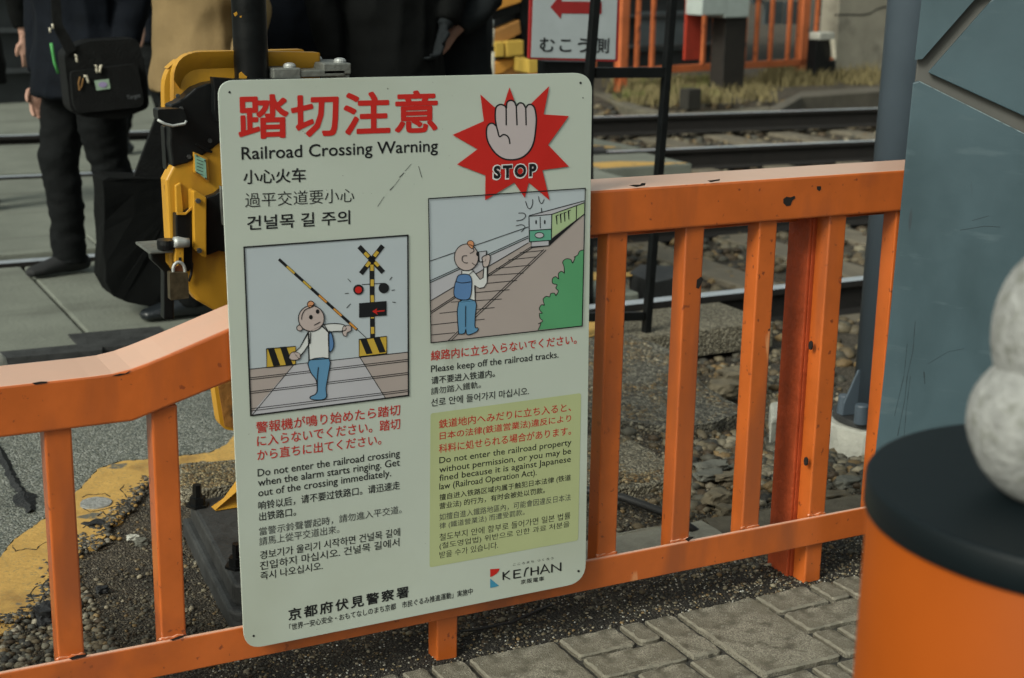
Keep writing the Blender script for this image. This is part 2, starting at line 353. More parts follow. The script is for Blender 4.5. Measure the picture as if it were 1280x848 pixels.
def smooth_remesh(o, voxel=0.012, it=6):
    m = o.modifiers.new('r', 'REMESH'); m.mode = 'VOXEL'; m.voxel_size = voxel; m.use_smooth_shade = True
    s = o.modifiers.new('s', 'SMOOTH'); s.iterations = it; s.factor = 0.5
    dg = bpy.context.evaluated_depsgraph_get(); dg.update(); me = bpy.data.meshes.new_from_object(o.evaluated_get(dg))
    o.modifiers.clear(); old = o.data; o.data = me; bpy.data.meshes.remove(old)
    for p in me.polygons: p.use_smooth = True
    return o

# ------------------------------------------------------------------ ground
def gh(x, y):
    h = -0.007 - 0.021*sstep(0.9, 1.5, x)*sstep(.12, .3, y)
    h -= 0.10*sstep(2.3, 3.0, x+0.15*(y-1.6))*sstep(0.45, 1.1, y)
    if y > 2.0: h = min(h, -0.028-0.14*sstep(2.0, 2.5, y))
    if y > 8.9: h = -0.168 + 0.14*sstep(8.9, 9.6, y)
    if y < -0.03: h = min(h, -0.045)
    return h
def ghn(x, y):
    n = noise.noise(Vector((x*3, y*3, 0)))*0.012*(1 if y > .2 else .4) + noise.noise(Vector((x*11, y*11, 3)))*0.005
    return gh(x, y)+n
bm = B()
xs = [-60, -25, -10, -4, -1.5] + [round(-1+0.06*i, 3) for i in range(0, 76)] + [3.8+0.3*i for i in range(0, 25)] + [14, 20, 35, 60, 110]
ys = [-60, -25, -10, -4, -1, -0.4, -0.12] + [round(-0.06+0.06*i, 3) for i in range(0, 42)] + [2.55+0.3*i for i in range(0, 28)] + [12, 14, 20, 35, 60, 110]
grid = [[bm.verts.new((x, y, ghn(x, y))) for y in ys] for x in xs]
for i in range(len(xs)-1):
    for j in range(len(ys)-1): bm.faces.new((grid[i][j], grid[i+1][j], grid[i+1][j+1], grid[i][j+1]))
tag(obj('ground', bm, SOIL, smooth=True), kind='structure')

# near paving, stone by stone, on its own grit bed
pav = thing('pavement', None, None, (0, 0, 0)); tag(pav, kind='structure')
bm = B(); box(bm, -1.0, -3.2, -0.03, 4.6, -0.012, -0.008)
obj('joint_bed', bm, JOINT, pav)
TILE = [(0, 0, .205, .325), (.205, 0, .352, .10), (.352, 0, .414, .10), (.414, 0, .495, .20), (.205, .10, .414, .20), (.205, .20, .270, .325), (.270, .20, .395, .325), (.395, .20, .495, .325)]
def paving_mesh(wx, wy, seed):
    rn = random.Random(seed); bm = B(); j = 0.0060
    base = [(j, -j), (wx-j, -j), (wx-j, -wy+j), (j, -wy+j)]
    # rounded, slightly uneven corners
    out = []
    for (cx, cy), (sx, sy), a0 in zip(base, ((1, -1), (-1, -1), (-1, 1), (1, 1)), (PI/2, 0, -PI/2, -PI)):
        r = 0.0075*rn.uniform(.6, 1.5)
        for k in range(3):
            a = a0 + (PI/2)*(1-k/2.0)
            out.append(Vector((cx+sx*r + r*math.cos(a), cy+sy*r + r*math.sin(a))))
    out2 = ragged(out, 0.012, 0.0014, seed)
    top = [bm.verts.new((p.x, p.y, 0)) for p in out2]
    c = sum((p for p in out2), Vector((0, 0)))/len(out2)
    inn = []
    for p in out2:
        q = p + (c-p).normalized()*(0.0062+rn.uniform(-.0025, .0025)); inn.append(bm.verts.new((q.x, q.y, 0.0035)))
    bot = [bm.verts.new((p.x, p.y, -0.03)) for p in out2]
    n = len(top)
    for i in range(n):
        k = (i+1) % n
        bm.faces.new((top[i], top[k], inn[k], inn[i])).material_index = 1; bm.faces.new((bot[i], bot[k], top[k], top[i]))
    bm.faces.new(inn)
    return bm
pm = {}
cnt = 0
for ry in range(9):
    for rx in range(-3, 7):
        ox = 1.222 + rx*0.497 + (0.2485 if ry % 2 else 0); oy = -0.012 - ry*0.328
        for ti, (a, b, c, d) in enumerate(TILE):
            key = (ti, (rx+ry*3) % 3)
            x, y = ox+a, oy-b
            if x > 4.4 or x < -0.9: continue
            if key not in pm:
                me = bpy.data.meshes.new('paving_stone'); q = paving_mesh(c-a, d-b, ti*7+key[1]); bmesh.ops.recalc_face_normals(q, faces=q.faces); q.to_mesh(me); q.free()
                me.materials.append(STONE); me.materials.append(STONE_E); pm[key] = me
            if cnt >= 299: continue
            o = bpy.data.objects.new('paving_stone', pm[key]); COL.objects.link(o); o.parent = pav
            o.location = (x, y, random.uniform(-0.002, 0.002)); o.rotation_euler = (random.uniform(-.006, .006), random.uniform(-.006, .006), random.uniform(-.008, .008)); cnt += 1

# asphalt apron and the level crossing, left
apr_px = [(-260, 800), (0, 697), (15, 676), (37, 661), (62, 643), (102, 609), (122, 586), (150, 576), (190, 573), (226, 569), (262, 565), (297, 552), (420, 548)]
apr = [gp(x, y) for x, y in apr_px] + [Vector((2.35, 2.0, 0)), Vector((-3, 2.0, 0))]
bm = B(); slab(bm, [Vector((-3, gp(-260, 800).y, 0))]+apr, 0.0, 0.06)
tag(obj('apron', bm, COARSE), kind='structure')
yel_px = [(-60, 742), (0, 697), (15, 676), (37, 661), (62, 643), (102, 609), (122, 586), (150, 576), (190, 573), (226, 569), (262, 565), (282, 556), (295, 541), (330, 536), (330, 574), (297, 575), (226, 581), (207, 588),
          (190, 597), (182, 606), (172, 613), (166, 622), (158, 629), (155, 637), (146, 640), (140, 650), (128, 655), (131, 668), (122, 682), (110, 684), (104, 672), (98, 690), (80, 700), (68, 705), (67, 723), (59, 736), (47, 753), (35, 768), (18, 771), (0, 776), (-60, 800)]
road = thing('kerb_strip', None, None); tag(road, kind='structure')
bm = B(); slab(bm, ragged([gp(x, y, 0.006) for x, y in yel_px], 0.012, 0.0035, 3), 0.004, 0.012)
obj('painted_edge', bm, YPAINT, road)
for k, pp in enumerate([[(0, 778), (18, 775), (17, 785), (0, 791), (-25, 800), (-25, 786)], [(146, 642), (158, 640), (152, 652), (142, 655)], [(108, 700), (124, 695), (121, 706), (108, 710)], [(126, 690), (132, 688), (130, 696), (125, 697)], [(163, 627), (171, 618), (176, 622), (167, 631)]]):
    bm = B(); slab(bm, ragged([gp(x, y, 0) for x, y in pp], 0.01, 0.003, 30+k), -0.002-0.002*k, 0.03); obj('loose_paint_chip', bm, YPAINT, road)
# pale cover set in the painted edge
bm = B(); c = gp(120, 628, 0.008); lathe(bm, (c.x, c.y), [(0.001, 0.0085), (0.030, 0.0085), (0.040, 0.0075), (0.044, -0.01)], 14)
for v in bm.verts: v.co.x += .004*noise.noise(v.co*40); v.co.y += .004*noise.noise(v.co*40+Vector((5, 5, 5)))
o = obj('survey_cap', bm, GRANITE); tag(o, 'pale round metal survey cap sunk in the cracked yellow paint', 'survey cap')
CRK = mat('dark_crack', (0.02, 0.017, 0.012), 0.9)
for k, pts in enumerate([[(15, 681), (20, 690), (31, 686), (45, 688), (52, 681), (62, 676)], [(67, 705), (60, 712), (62, 724), (52, 732), (44, 734), (38, 744), (42, 752)], [(0, 774), (12, 770), (20, 772), (34, 766), (44, 758)],
                         [(103, 622), (110, 618), (120, 619), (131, 617), (138, 621)], [(104, 636), (112, 640), (122, 639), (135, 636), (150, 632), (162, 626)], [(122, 646), (128, 640), (134, 646), (142, 644), (150, 640)], [(104, 660), (118, 652), (132, 650), (140, 654)], [(158, 622), (150, 612), (156, 606)], [(183, 603), (176, 610), (168, 612)]]):
    bm = B(); P = [gp(x+random.uniform(-1, 1), y+random.uniform(-.6, .6), 0.0042) for x, y in smooth_line(pts)]
    for a, b in zip(P, P[1:]):
        d = (b-a); w_ = random.uniform(.0004, .0020); sd_ = Vector((-d.y, d.x, 0)).normalized()*w_
        prism(bm, [a+sd_, b+sd_*.9, b-sd_*.9, a-sd_], (0, 0, 0.0006))
    obj('crack', bm, CRK, road)
# black sealed crack in the apron
bm = B(); cp = [gp(x, y, 0.002) for x, y in [(-30, 520), (0, 566), (8, 582), (15, 596), (20, 607), (28, 616), (33, 630), (42, 643)]]
fine = []
for a, b in zip(cp, cp[1:]):
    for q in range(6): fine.append(a.lerp(b, q/6)+Vector((random.uniform(-.003, .003), random.uniform(-.003, .003), 0)))
Lf, Rg = [], []
for k, p in enumerate(fine):
    w_ = .012+.007*noise.noise(Vector((k*.35, 0, 0)))+random.uniform(-.002, .003)+(.014 if 30 < k < 37 else 0); Lf.append(p+Vector((w_, 0, 0))); Rg.append(p-Vector((w_, .002, 0)))
Tp = [bm.verts.new(p+Vector((0, 0, .007+random.uniform(0, .003)))) for p in fine]; LV = [bm.verts.new(p) for p in Lf]; RV = [bm.verts.new(p) for p in Rg]
for k in range(len(fine)-1):
    bm.faces.new((LV[k], LV[k+1], Tp[k+1], Tp[k])); bm.faces.new((Tp[k], Tp[k+1], RV[k+1], RV[k]))
tag(obj('crack_sealant', bm, mat('tar', (0.012, 0.013, 0.014), 0.6, var=.3, bump=.8, bscale=80)), 'black tar sealant filling the crack in the grey asphalt', 'sealant')

cross = thing('crossing_road', None, None); tag(cross, kind='structure')
def cslab(pts, th=0.12, m=SLAB, z=0.0, name='slab'):
    bm = B(); slab(bm, [Vector((p[0], p[1], 0)) for p in pts], z, th); return obj(name, bm, m, cross, bevel=0.008)
# rows of slabs between the rails (y ranges), joints across
for a, b in ((-2.6, -0.14), (-0.13, 1.10), (1.115, 2.35), (2.36, 3.3)):
    cslab([(a, 2.66), (b, 2.66), (b, 4.13), (a, 4.13)], z=random.uniform(-.003, .003))
for a, b in ((-2.6, 0.6), (0.612, 2.1), (2.112, 3.52)):
    cslab([(a, 2.04), (b, 2.04), (b, 2.40), (a, 2.40)], 0.10, SLAB if a < 2 else AGGR, -.004+random.uniform(-.003, .003))
for a, b in ((-2.8, 0.1), (0.11, 1.5), (1.51, 2.9), (2.91, 4.4)):
    cslab([(a, 4.40), (b, 4.40), (b, 4.80), (a, 4.80)], z=random.uniform(-.003, .003))
    cslab([(a+.5, 4.815), (b+.5, 4.815), (b+.5, 5.72), (a+.5, 5.72)], z=random.uniform(-.003, .003))
def ly2(x): return 6.72-0.07*(x-1.5)           # centre line of the second track's near rail
for a, b in ((-2.8, 0.4), (0.41, 2.2), (2.21, 3.9), (3.91, 5.62)):
    cslab([(a, 5.735), (b, 5.735), (b, ly2(b)-0.13), (a, ly2(a)-0.13)], z=random.uniform(-.003, .003))
    cslab([(a, ly2(a)+0.13), (b+.12, ly2(b)+0.13), (b, ly2(b)+1.42), (a, ly2(a)+1.42)], z=random.uniform(-.003, .003))
    cslab([(a, ly2(a)+1.78), (b+.1, ly2(b)+1.78), (b+.4, 11.4), (a, 11.4)], z=random.uniform(-.003, .003))
cslab([(-6, 11.42), (6.5, 11.42), (6.5, 26), (-6, 26)], m=SLAB, z=-.004)
for pts in ([(4.95, 5.76), (5.60, 5.76), (5.22, 5.98), (4.95, 5.98)],):
    cslab(pts, 0.004, YPAINT, 0.004, 'painted_end')
cslab([(4.9, ly2(5)+.16), (5.6, ly2(5.6)+.16), (5.3, ly2(5.6)+.5), (4.9, ly2(5)+.6)], 0.004, YPAINT, 0.004, 'painted_end')
cslab([gp(735, 341)[:2], gp(762, 343)[:2], gp(799, 341)[:2], gp(790, 346)[:2], gp(735, 352)[:2]], 0.004, YPAINT, 0.005, 'painted_end')
cslab([gp(730, 402)[:2], gp(752, 404)[:2], gp(750, 418)[:2], gp(730, 424)[:2]], 0.004, YPAINT, 0.003, 'painted_end')
# dark steel trough ends of the crossing panels
bm = B(); slab(bm, [gp(787, 344), gp(815, 357), gp(848, 350), gp(848, 336), gp(800, 334)], 0.012, 0.10)
obj('steel_end', bm, DSTEEL, cross, bevel=0.004)
bm = B(); slab(bm, [(x, y, 0) for x, y in ((4.6, ly2(5)-.10), (5.35, ly2(5)-.10), (5.45, ly2(5)+.1), (4.6, ly2(5)+.12))], 0.02, 0.10)
obj('steel_end', bm, DSTEEL, cross, bevel=0.004)
# dark steel plates by the flangeway, left
bm = B(); slab(bm, [gp(85, 420), gp(150, 414), gp(200, 410), gp(215, 430), gp(128, 436), gp(97, 433)], 0.006, 0.02)
slab(bm, [gp(-60, 448), gp(97, 433), gp(128, 436), gp(128, 440), gp(-60, 456)], 0.007, 0.05)
obj('steel_cover', bm, DSTEEL, cross)

# ------------------------------------------------------------------ tracks
def rail_bm(p0, p1, z, h=0.15):
    bm = B(); p0 = Vector(p0); p1 = Vector(p1); d = (p1-p0).normalized(); s = Vector((-d.y, d.x, 0))
    prof = [(-.034, 0), (.034, 0), (.034, -.028), (.010, -.042), (.009, -h+.022), (.065, -h+.008), (.065, -h), (-.065, -h), (-.065, -h+.008), (-.009, -h+.022), (-.010, -.042), (-.034, -.028)]
    A = [bm.verts.new(p0 + s*a + Vector((0, 0, z+b))) for a, b in prof]; Bv = [bm.verts.new(p1 + s*a + Vector((0, 0, z+b))) for a, b in prof]
    n = len(prof)
    for i in range(n):
        f = bm.faces.new((A[i], A[(i+1) % n], Bv[(i+1) % n], Bv[i])); f.material_index = 0 if i == 0 else 1
    bm.faces.new(A); bm.faces.new(Bv); return bm
def track(name, label, rails, sl_range, ylo, yhi, slope, x_org, zoff=-0.140):
    t = thing(name, label, 'railway track', (sl_range[0], ylo(sl_range[0]), -0.15))
    for (p0, p1, z) in rails: obj('rail', rail_bm(p0, p1, z), [STEELT, RUST], t, bevel=0.003)
    x = sl_range[0]; me = None
    while x < sl_range[1]:
        bm = B(); a = ylo(x)-0.35; b = yhi(x)+0.35
        box(bm, x-.11, a, zoff-.1, x+.11, b, zoff)
        obj('sleeper', bm, SLEEP, t, bevel=0.012); x += 0.62
    return t
track('railway_track', 'near railway track with worn rails set flush in the crossing slabs', [((-30, 2.52, 0), (60, 2.52, 0), 0.0), ((-30, 4.25, 0), (60, 4.25, 0), 0.0)], (3.62, 12), lambda x: 2.52, lambda x: 4.25, 0, 0)
track('railway_track', 'farther railway track with a raised shining rail below the orange railings', [((-20, ly2(-20), 0), (50, ly2(50), 0), 0.0), ((-20, ly2(-20)+1.68, 0), (50, ly2(50)+1.68, 0), 0.03)], (6.1, 14), lambda x: ly2(x), lambda x: ly2(x)+1.68, 0, 0)

# ------------------------------------------------------------------ pebbles and ballast (uncountable: joined)
def ico(sub, seed, flat=0.7):
    bm = B(); bmesh.ops.create_icosphere(bm, subdivisions=sub, radius=1.0); rn = random.Random(seed); off = Vector((seed*3.1, 0, 0))
    for v in bm.verts:
        v.co *= 1 + 0.38*noise.noise(v.co*1.1+off) + 0.12*noise.noise(v.co*2.7+off)
        v.co.z *= flat
    bm.verts.ensure_lookup_table(); V = np.array([v.co[:] for v in bm.verts]); Fc = np.array([[v.index for v in f.verts] for f in bm.faces]); bm.free(); return V, Fc
PALS0 = [(.42, .42, .38), (.30, .28, .23), (.16, .17, .17), (.09, .095, .10), (.40, .30, .17), (.55, .54, .50), (.22, .19, .14), (.13, .10, .07), (.20, .21, .20), (.62, .61, .58)]
PALS = [tuple(v*k for v, k in zip(c, (.50, .44, .335))) for c in PALS0]
def scatter(name, pts, size, sub=1, label=None, pal=PALS, wts=None, flat=0.7, sink=0.3, cat='gravel', stretch=0.35):
    vars_ = [ico(sub, s, flat) for s in range(6)]
    VV, FF, CC = [], [], []; off = 0
    for i, (x, y, z) in enumerate(pts):
        V, Fc = vars_[i % 6]; s = size(i) if callable(size) else size
        a = RNG.uniform(0, 2*PI); ca, sa = math.cos(a), math.sin(a); b = RNG.uniform(-.5, .5); cb, sb = math.cos(b), math.sin(b)
        P = V*np.array([1+RNG.uniform(0, stretch), 1, 1])*s
        P = P @ np.array([[ca, sa, 0], [-sa, ca, 0], [0, 0, 1]]); P = P @ np.array([[1, 0, 0], [0, cb, sb], [0, -sb, cb]])
        P = P + np.array([x, y, z+s*flat*(1-2*sink)*0.9])
        VV.append(P); FF.append(Fc+off); off += len(V)
        c = np.array(pal[RNG.choice(len(pal), p=wts)])*RNG.uniform(.7, 1.25); CC.append(np.tile(np.append(c, 1), (len(Fc)*3, 1)))
    VV = np.concatenate(VV); FF = np.concatenate(FF); CC = np.concatenate(CC)
    me = bpy.data.meshes.new(name); me.vertices.add(len(VV)); me.vertices.foreach_set('co', VV.ravel())
    me.loops.add(len(FF)*3); me.loops.foreach_set('vertex_index', FF.ravel().astype(np.int32))
    me.polygons.add(len(FF)); me.polygons.foreach_set('loop_start', np.arange(0, len(FF)*3, 3, dtype=np.int32)); me.polygons.foreach_set('loop_total', np.full(len(FF), 3, dtype=np.int32))
    ca = me.color_attributes.new('Col', 'FLOAT_COLOR', 'CORNER'); ca.data.foreach_set('color', CC.ravel())
    me.update(); me.materials.append(PEB)
    o = bpy.data.objects.new(name, me); COL.objects.link(o)
    return tag(o, label, cat, kind='stuff')
def field(n, x0, x1, y0, y1, dens=None):
    out = []
    while len(out) < n:
        x = RNG.uniform(x0, x1); y = RNG.uniform(y0, y1)
        if dens and RNG.uniform() > dens(x, y): continue
        out.append((x, y, ghn(x, y)))
    return out
yel_w = [gp(x, y, 0.006) for x, y in yel_px]; apr_w = [Vector((-3, gp(-260, 800).y, 0))]+apr
def inside(poly, x, y):
    c = False; n = len(poly); j = n-1
    for i in range(n):
        if (poly[i][1] > y) != (poly[j][1] > y) and x < (poly[j][0]-poly[i][0])*(y-poly[i][1])/(poly[j][1]-poly[i][1])+poly[i][0]: c = not c
        j = i
    return c
def near_d(x, y):
    if inside(yel_w, x, y) or inside(apr_w, x, y) or y > 2.02: return 0
    n = 0.5+0.9*noise.noise(Vector((x*2.2, y*2.2, 5)))
    if x < 0.62 and y < 0.75: n += .55
    if x > 1.7 and y > 0.35: n += 0.45
    return max(0.10, min(1, n))
WD = [.12, .12, .14, .17, .07, .05, .12, .12, .07, .02]
WT = [.13, .16, .15, .10, .08, .06, .12, .08, .09, .03]
scatter('gravel', field(30000, 0.1, 3.2, -0.03, 2.05, near_d), lambda i: RNG.uniform(.0018, .0046), 0, 'fine grit and gravel on the soil under the orange railing', wts=WD)
scatter('pebbles', field(4200, 0.1, 3.4, 0.02, 2.05, lambda x, y: near_d(x, y)**2*(.12 if y < .10 and x > .7 else 1)), lambda i: RNG.uniform(.0042, .0085), 1, 'small mixed pebbles lying loose on the soil behind the railing', wts=WT, cat='pebbles')
scatter('pebbles', field(1300, 0.2, 0.62, 0.03, 0.75, near_d), lambda i: RNG.uniform(.0045, .0105), 1, 'pale rounded pebbles heaped beside the broken yellow edge', pal=[(c[0]*1.35, c[1]*1.4, c[2]*1.5) for c in PALS], wts=WT, cat='pebbles')
scatter('gravel', field(5500, 0.7, 2.7, -0.015, 0.30), lambda i: RNG.uniform(.0010, .0026), 0, 'tiny pale grit specks on the dark damp earth below the railing', pal=[(.40, .38, .32), (.25, .22, .15), (.10, .09, .07), (.05, .045, .04), (.32, .22, .10), (.5, .5, .46)], wts=[.2, .2, .2, .2, .1, .1])
def right_d(x, y): return 1.0 if (x > 2.1+0.3*(y-.6)) else 0.12
scatter('pebbles', field(900, 1.9, 3.6, 0.4, 2.05, right_d), lambda i: RNG.uniform(.010, .022), 1, 'grey and brown broken stones below the end of the crossing slab', wts=WT, cat='stones')
def bal_d(x, y):
    if y < 2.7 and x < 3.56: return 0
    if x < 3.35 and y < 4.4: return 0
    if x < 4.9 and y > 4.3: return 0
    if x < 5.7 and y > 5.7: return 0
    return 1
WB = [.08, .20, .12, .10, .12, .01, .20, .14, .03, .0]
scatter('ballast', [(x, y, z-.012+0.016*RNG.uniform()) for x, y, z in field(4200, 3.2, 9.5, 1.7, 5.2, bal_d)], lambda i: RNG.uniform(.016, .036), 1, 'brown and grey crushed stone ballast in the near track', wts=WB, cat='ballast', sink=0.2)
scatter('ballast', [(x, y, z-.008) for x, y, z in field(4200, 4.6, 14, 5.2, 9.4, bal_d)], lambda i: RNG.uniform(.018, .038), 1, 'brown crushed stone ballast in the farther track', wts=WB, cat='ballast', sink=0.2)

# ------------------------------------------------------------------ broken ground pieces, right of the sign
def chunk(name, pxs, ztop, th, m, label, cat, group=None, zt=0.0, seed=1, amp=0.006):
    bm = B(); pts = ragged([gp(x, y, ztop) for x, y in pxs], 0.03, amp, seed)
    slab(bm, pts, ztop, th)
    for v in bm.verts:
        v.co.z += 0.006*noise.noise(Vector((v.co.x*9, v.co.y*9, seed)))
    o = obj(name, bm, m, bevel=0.010, seg=3); return tag(o, label, cat, group)
chunk('tarmac_patch', [(700, 418), (788, 419), (832, 436), (850, 450), (879, 479), (901, 496), (932, 514), (880, 531), (839, 534), (779, 526), (700, 520)], -0.004, 0.09, TARMAC, 'large slab of worn tarmac falling away below the crossing edge', 'tarmac', seed=2)
chunk('aggregate_slab', [(700, 545), (745, 542), (779, 544), (808, 561), (836, 582), (833, 603), (777, 611), (700, 606)], 0.0, 0.05, AGGR, 'broken brown concrete slab with exposed pebbles above the black cable', 'concrete slab', seed=3)
chunk('aggregate_slab', [(222, 584), (226, 581), (297, 575), (420, 572), (420, 608), (297, 607), (240, 616), (222, 612)], 0.022, 0.06, AGGR, 'speckled exposed pebble slab behind the black machine base', 'concrete slab', seed=4, amp=.002)
chunk('flat_slab', [(640, 700), (774, 666), (832, 658), (877, 650), (905, 670), (860, 690), (700, 720)], 0.0, 0.04, mat('smooth_slab', (0.36, 0.345, 0.275), 0.85, var=.15, scale=30, bump=.5, bscale=200), 'smooth grey concrete slab just behind the lower railing bar', 'concrete slab', seed=5, amp=.002)
chunk('flat_slab', [(882, 649), (922, 643), (985, 632), (1080, 618), (1100, 640), (1000, 665), (906, 680)], -0.004, 0.04, mat('brown_slab', (0.16, 0.14, 0.10), 0.9, var=.25, scale=30, bump=.5, bscale=200), 'brown weathered slab behind the railing near the double post', 'concrete slab', seed=6, amp=.002)
chunk('stone_block', [(962, 503), (978, 501), (980, 522), (963, 526)], 0.02, 0.08, PALEC, 'small whitish concrete block between the last two thin uprights', 'concrete block', seed=7, amp=.003)
edge_px = yel_px[11:][6:]
def edge_field(n):
    out = []
    P = [gp(x, y, 0) for x, y in yel_px if x < 232][7:]
    for _ in range(n):
        k = RNG.integers(4, len(P)-1); a, b = P[k], P[k+1]; t = RNG.uniform(); p = a.lerp(b, t); out.append((p.x+RNG.normal(0, .013), p.y+RNG.normal(0, .010), 0.0005))
    return out
scatter('edge_grit', edge_field(1500), lambda i: RNG.uniform(.0022, .0075), 1, 'dark grit and crumbs of broken asphalt along the yellow painted edge', pal=[(.05, .048, .04), (.10, .09, .07), (.02, .02, .018), (.30, .18, .05), (.20, .18, .14), (.035, .03, .025)], cat='grit', sink=.35)
def poly_field(n, pxs, z):
    P = [gp(x, y, z) for x, y in pxs]; x0, x1 = min(p.x for p in P), max(p.x for p in P); y0, y1 = min(p.y for p in P), max(p.y for p in P); out = []
    while len(out) < n:
        x, y = RNG.uniform(x0, x1), RNG.uniform(y0, y1)
        if inside(P, x, y): out.append((x, y, z+0.006*noise.noise(Vector((x*9, y*9, 2)))))
    return out
WE = [.10, .16, .18, .12, .08, .04, .14, .12, .05, .01]
scatter('exposed_stones', poly_field(4200, [(706, 422), (788, 423), (830, 439), (848, 453), (876, 480), (898, 497), (926, 513), (878, 528), (839, 530), (779, 523), (706, 516)], -.004), lambda i: RNG.uniform(.004, .0095), 1, 'small stones showing through the worn tarmac slab', wts=WE, sink=.72, cat='stones')
scatter('exposed_stones', poly_field(1500, [(704, 548), (745, 545), (779, 547), (806, 563), (832, 583), (829, 600), (777, 607), (704, 603)], .0), lambda i: RNG.uniform(.003, .007), 1, 'small tan stones set in the broken brown slab', pal=[(c[0]*1.25, c[1]*1.1, c[2]*.85) for c in PALS], wts=WE, sink=.72, cat='stones')
scatter('exposed_stones', poly_field(2200, [(228, 584), (297, 577), (400, 575), (400, 605), (297, 605), (242, 613), (226, 610)], .022), lambda i: RNG.uniform(.003, .006), 1, 'tan stones set in the speckled slab behind the machine base', pal=[(c[0]*1.25, c[1]*1.15, c[2]*.9) for c in PALS], wts=WE, sink=.72, cat='stones')
scatter('broken_stones', [(x, y, ghn(x, y)) for x, y, _ in poly_field(420, [(840, 540), (960, 500), (1010, 520), (1085, 560), (1085, 612), (985, 628), (880, 645), (850, 600)], -.03)], lambda i: RNG.uniform(.010, .024), 1, 'angular broken stones heaped between the uprights and the pipe footing', wts=WT, sink=.25, cat='stones', flat=.6)
def rock(px_, py_, r, label, m=None, sq=(1, 1, .6), seed=0, z=0.0, group=None):
    c = gp(px_, py_, z); bm = B(); bmesh.ops.create_icosphere(bm, subdivisions=3, radius=1)
    for v in bm.verts:
        cl_ = Vector([max(-.72, min(.72, q_)) for q_ in v.co]); v.co = cl_*1.25; k = 1+0.42*noise.noise(v.co*1.3+Vector((seed, 0, 0)))+0.16*noise.noise(v.co*3+Vector((seed, 5, 0)))
        v.co = Vector((c.x+v.co.x*k*r*sq[0], c.y+v.co.y*k*r*sq[1], c.z+v.co.z*k*r*sq[2]))
    o = obj('rock', bm, m or TARMAC, smooth=False); return tag(o, label, 'rock', 'loose rocks and lumps lying behind the railing')
TARL = mat('black_asphalt_lump', (0.014, 0.015, 0.017), 0.7, var=.4, scale=30, bump=.8, bscale=70)
ROCKM = mat('brown_rock', (0.16, 0.135, 0.09), 0.85, var=.35, scale=12, bump=.7, bscale=40)
ROCKG = mat('grey_slate', (0.13, 0.13, 0.108), 0.75, var=.3, scale=12, bump=.5, bscale=40)
rock(60, 770, .028, 'black asphalt lump beside the leftmost thin upright of the railing', TARL, (1, 1.1, .8), 1)
rock(128, 737-0, .011, 'small blue black stone on the soil between the two left uprights', TARL, (1.2, 1, .7), 2)
rock(118, 657, .020, 'black tar lump stuck on the torn yellow edge', TARL, (1.3, .8, .5), 3)
rock(176, 678, .013, 'rounded dark grey pebble left of the second upright', ROCKG, (1.1, 1, .7), 4)
rock(166, 672, .011, 'pale flat pebble beside the dark grey one', PALEC, (1.3, 1, .5), 5)
rock(890, 582, .036, 'flat grey slate piece between the middle uprights, upper one', ROCKG, (1.3, .8, .25), 6)
rock(888, 594, .034, 'flat grey slate piece under the upper one between uprights', ROCKG, (1.3, .7, .3), 7)
rock(906, 596, .026, 'pale brown flat stone right of the slate pieces', ROCKM, (1.3, .7, .35), 17)
rock(898, 622, .030, 'brown rock below the slate pieces', ROCKM, (1.2, .9, .6), 8)
rock(908, 638, .024, 'grey brown rock resting above the brown weathered slab', ROCKM, (1.2, .9, .6), 9)
rock(925, 470, .060, 'big brown rock in the dark gap under the crossing edge', ROCKM, (1.2, .8, .5), 10, z=-.08)
rock(905, 485, .050, 'rusty brown rock leaning on the worn tarmac slab', ROCKM, (1.2, .8, .5), 11, z=-.06)
rock(944, 478, .045, 'brown stone right of the big rock under the crossing edge', ROCKM, (1.1, .8, .5), 12, z=-.08)
rock(1060, 605, .032, 'angular grey stone in front of the pipe footing', ROCKG, (1.3, .8, .5), 13, z=-.02)
rock(1040, 622, .035, 'flat pale stone beside the angular grey stone', ROCKM, (1.4, .7, .4), 14, z=-.02)
rock(985, 575, .035, 'grey stone left of the double post', ROCKG, (1.2, .8, .6), 15, z=-.02)
rock(760, 600+25, .02, 'grey stone beside the black cable near the warning sign', ROCKG, (1, 1, .6), 16)
bm = B(); loft(bm, [gp(x, y, z) for x, y, z in ((640, 590, .012), (700, 607, .012), (778, 622, .012), (806, 632, .013), (835, 643, .012), (866, 662, .006), (880, 672, -.03))], 0.0105, 12)
tag(obj('cable', bm, RUBBER, smooth=True), 'thick black cable lying across the gravel behind the railing', 'cable')
bm = B(); loft(bm, [gp(x, y, z) for x, y, z in ((575, 790, -.01), (600, 786, .0), (640, 778, .004), (668, 765, .004), (690, 756, .0))], 0.003, 8)
tag(obj('wire', bm, RUBBER, smooth=True), 'thin black wire on the soil below the warning sign', 'wire')

# ------------------------------------------------------------------ the orange railing
ZB0, ZB1, ZT0, ZT1 = 0.088, 0.1541, 0.8372, 0.9252
LT0, LT1 = 0.5765, 0.6644
fen = thing('railing', 'orange painted steel railing that steps down on the left and carries the warning sign', 'railing', (1.3, 0.03, 0))
def xs_at(x, y, Y=0): return at(x, y, Y)
prof = [(-0.9, LT0), (0.588, LT0), (0.772, 0.630), (1.43, ZT0), (2.42, ZT0-.002), (2.42, ZT1), (1.40, ZT1), (0.773, 0.727), (0.70, 0.703), (0.655, 0.6885), (0.622, 0.6785), (0.590, 0.6702), (0.558, 0.6655), (0.52, LT1), (-0.9, LT1)]
bm = B(); prism(bm, [(x, 0, z) for x, z in prof], (0, 0.135, 0))
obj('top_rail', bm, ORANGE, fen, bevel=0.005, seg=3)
bm = B(); box(bm, 1.40, 0.100, ZT0-.028, 2.42, 0.131, ZT0-.0015); obj('rail_lip', bm, ORANGE, fen, bevel=0.003)
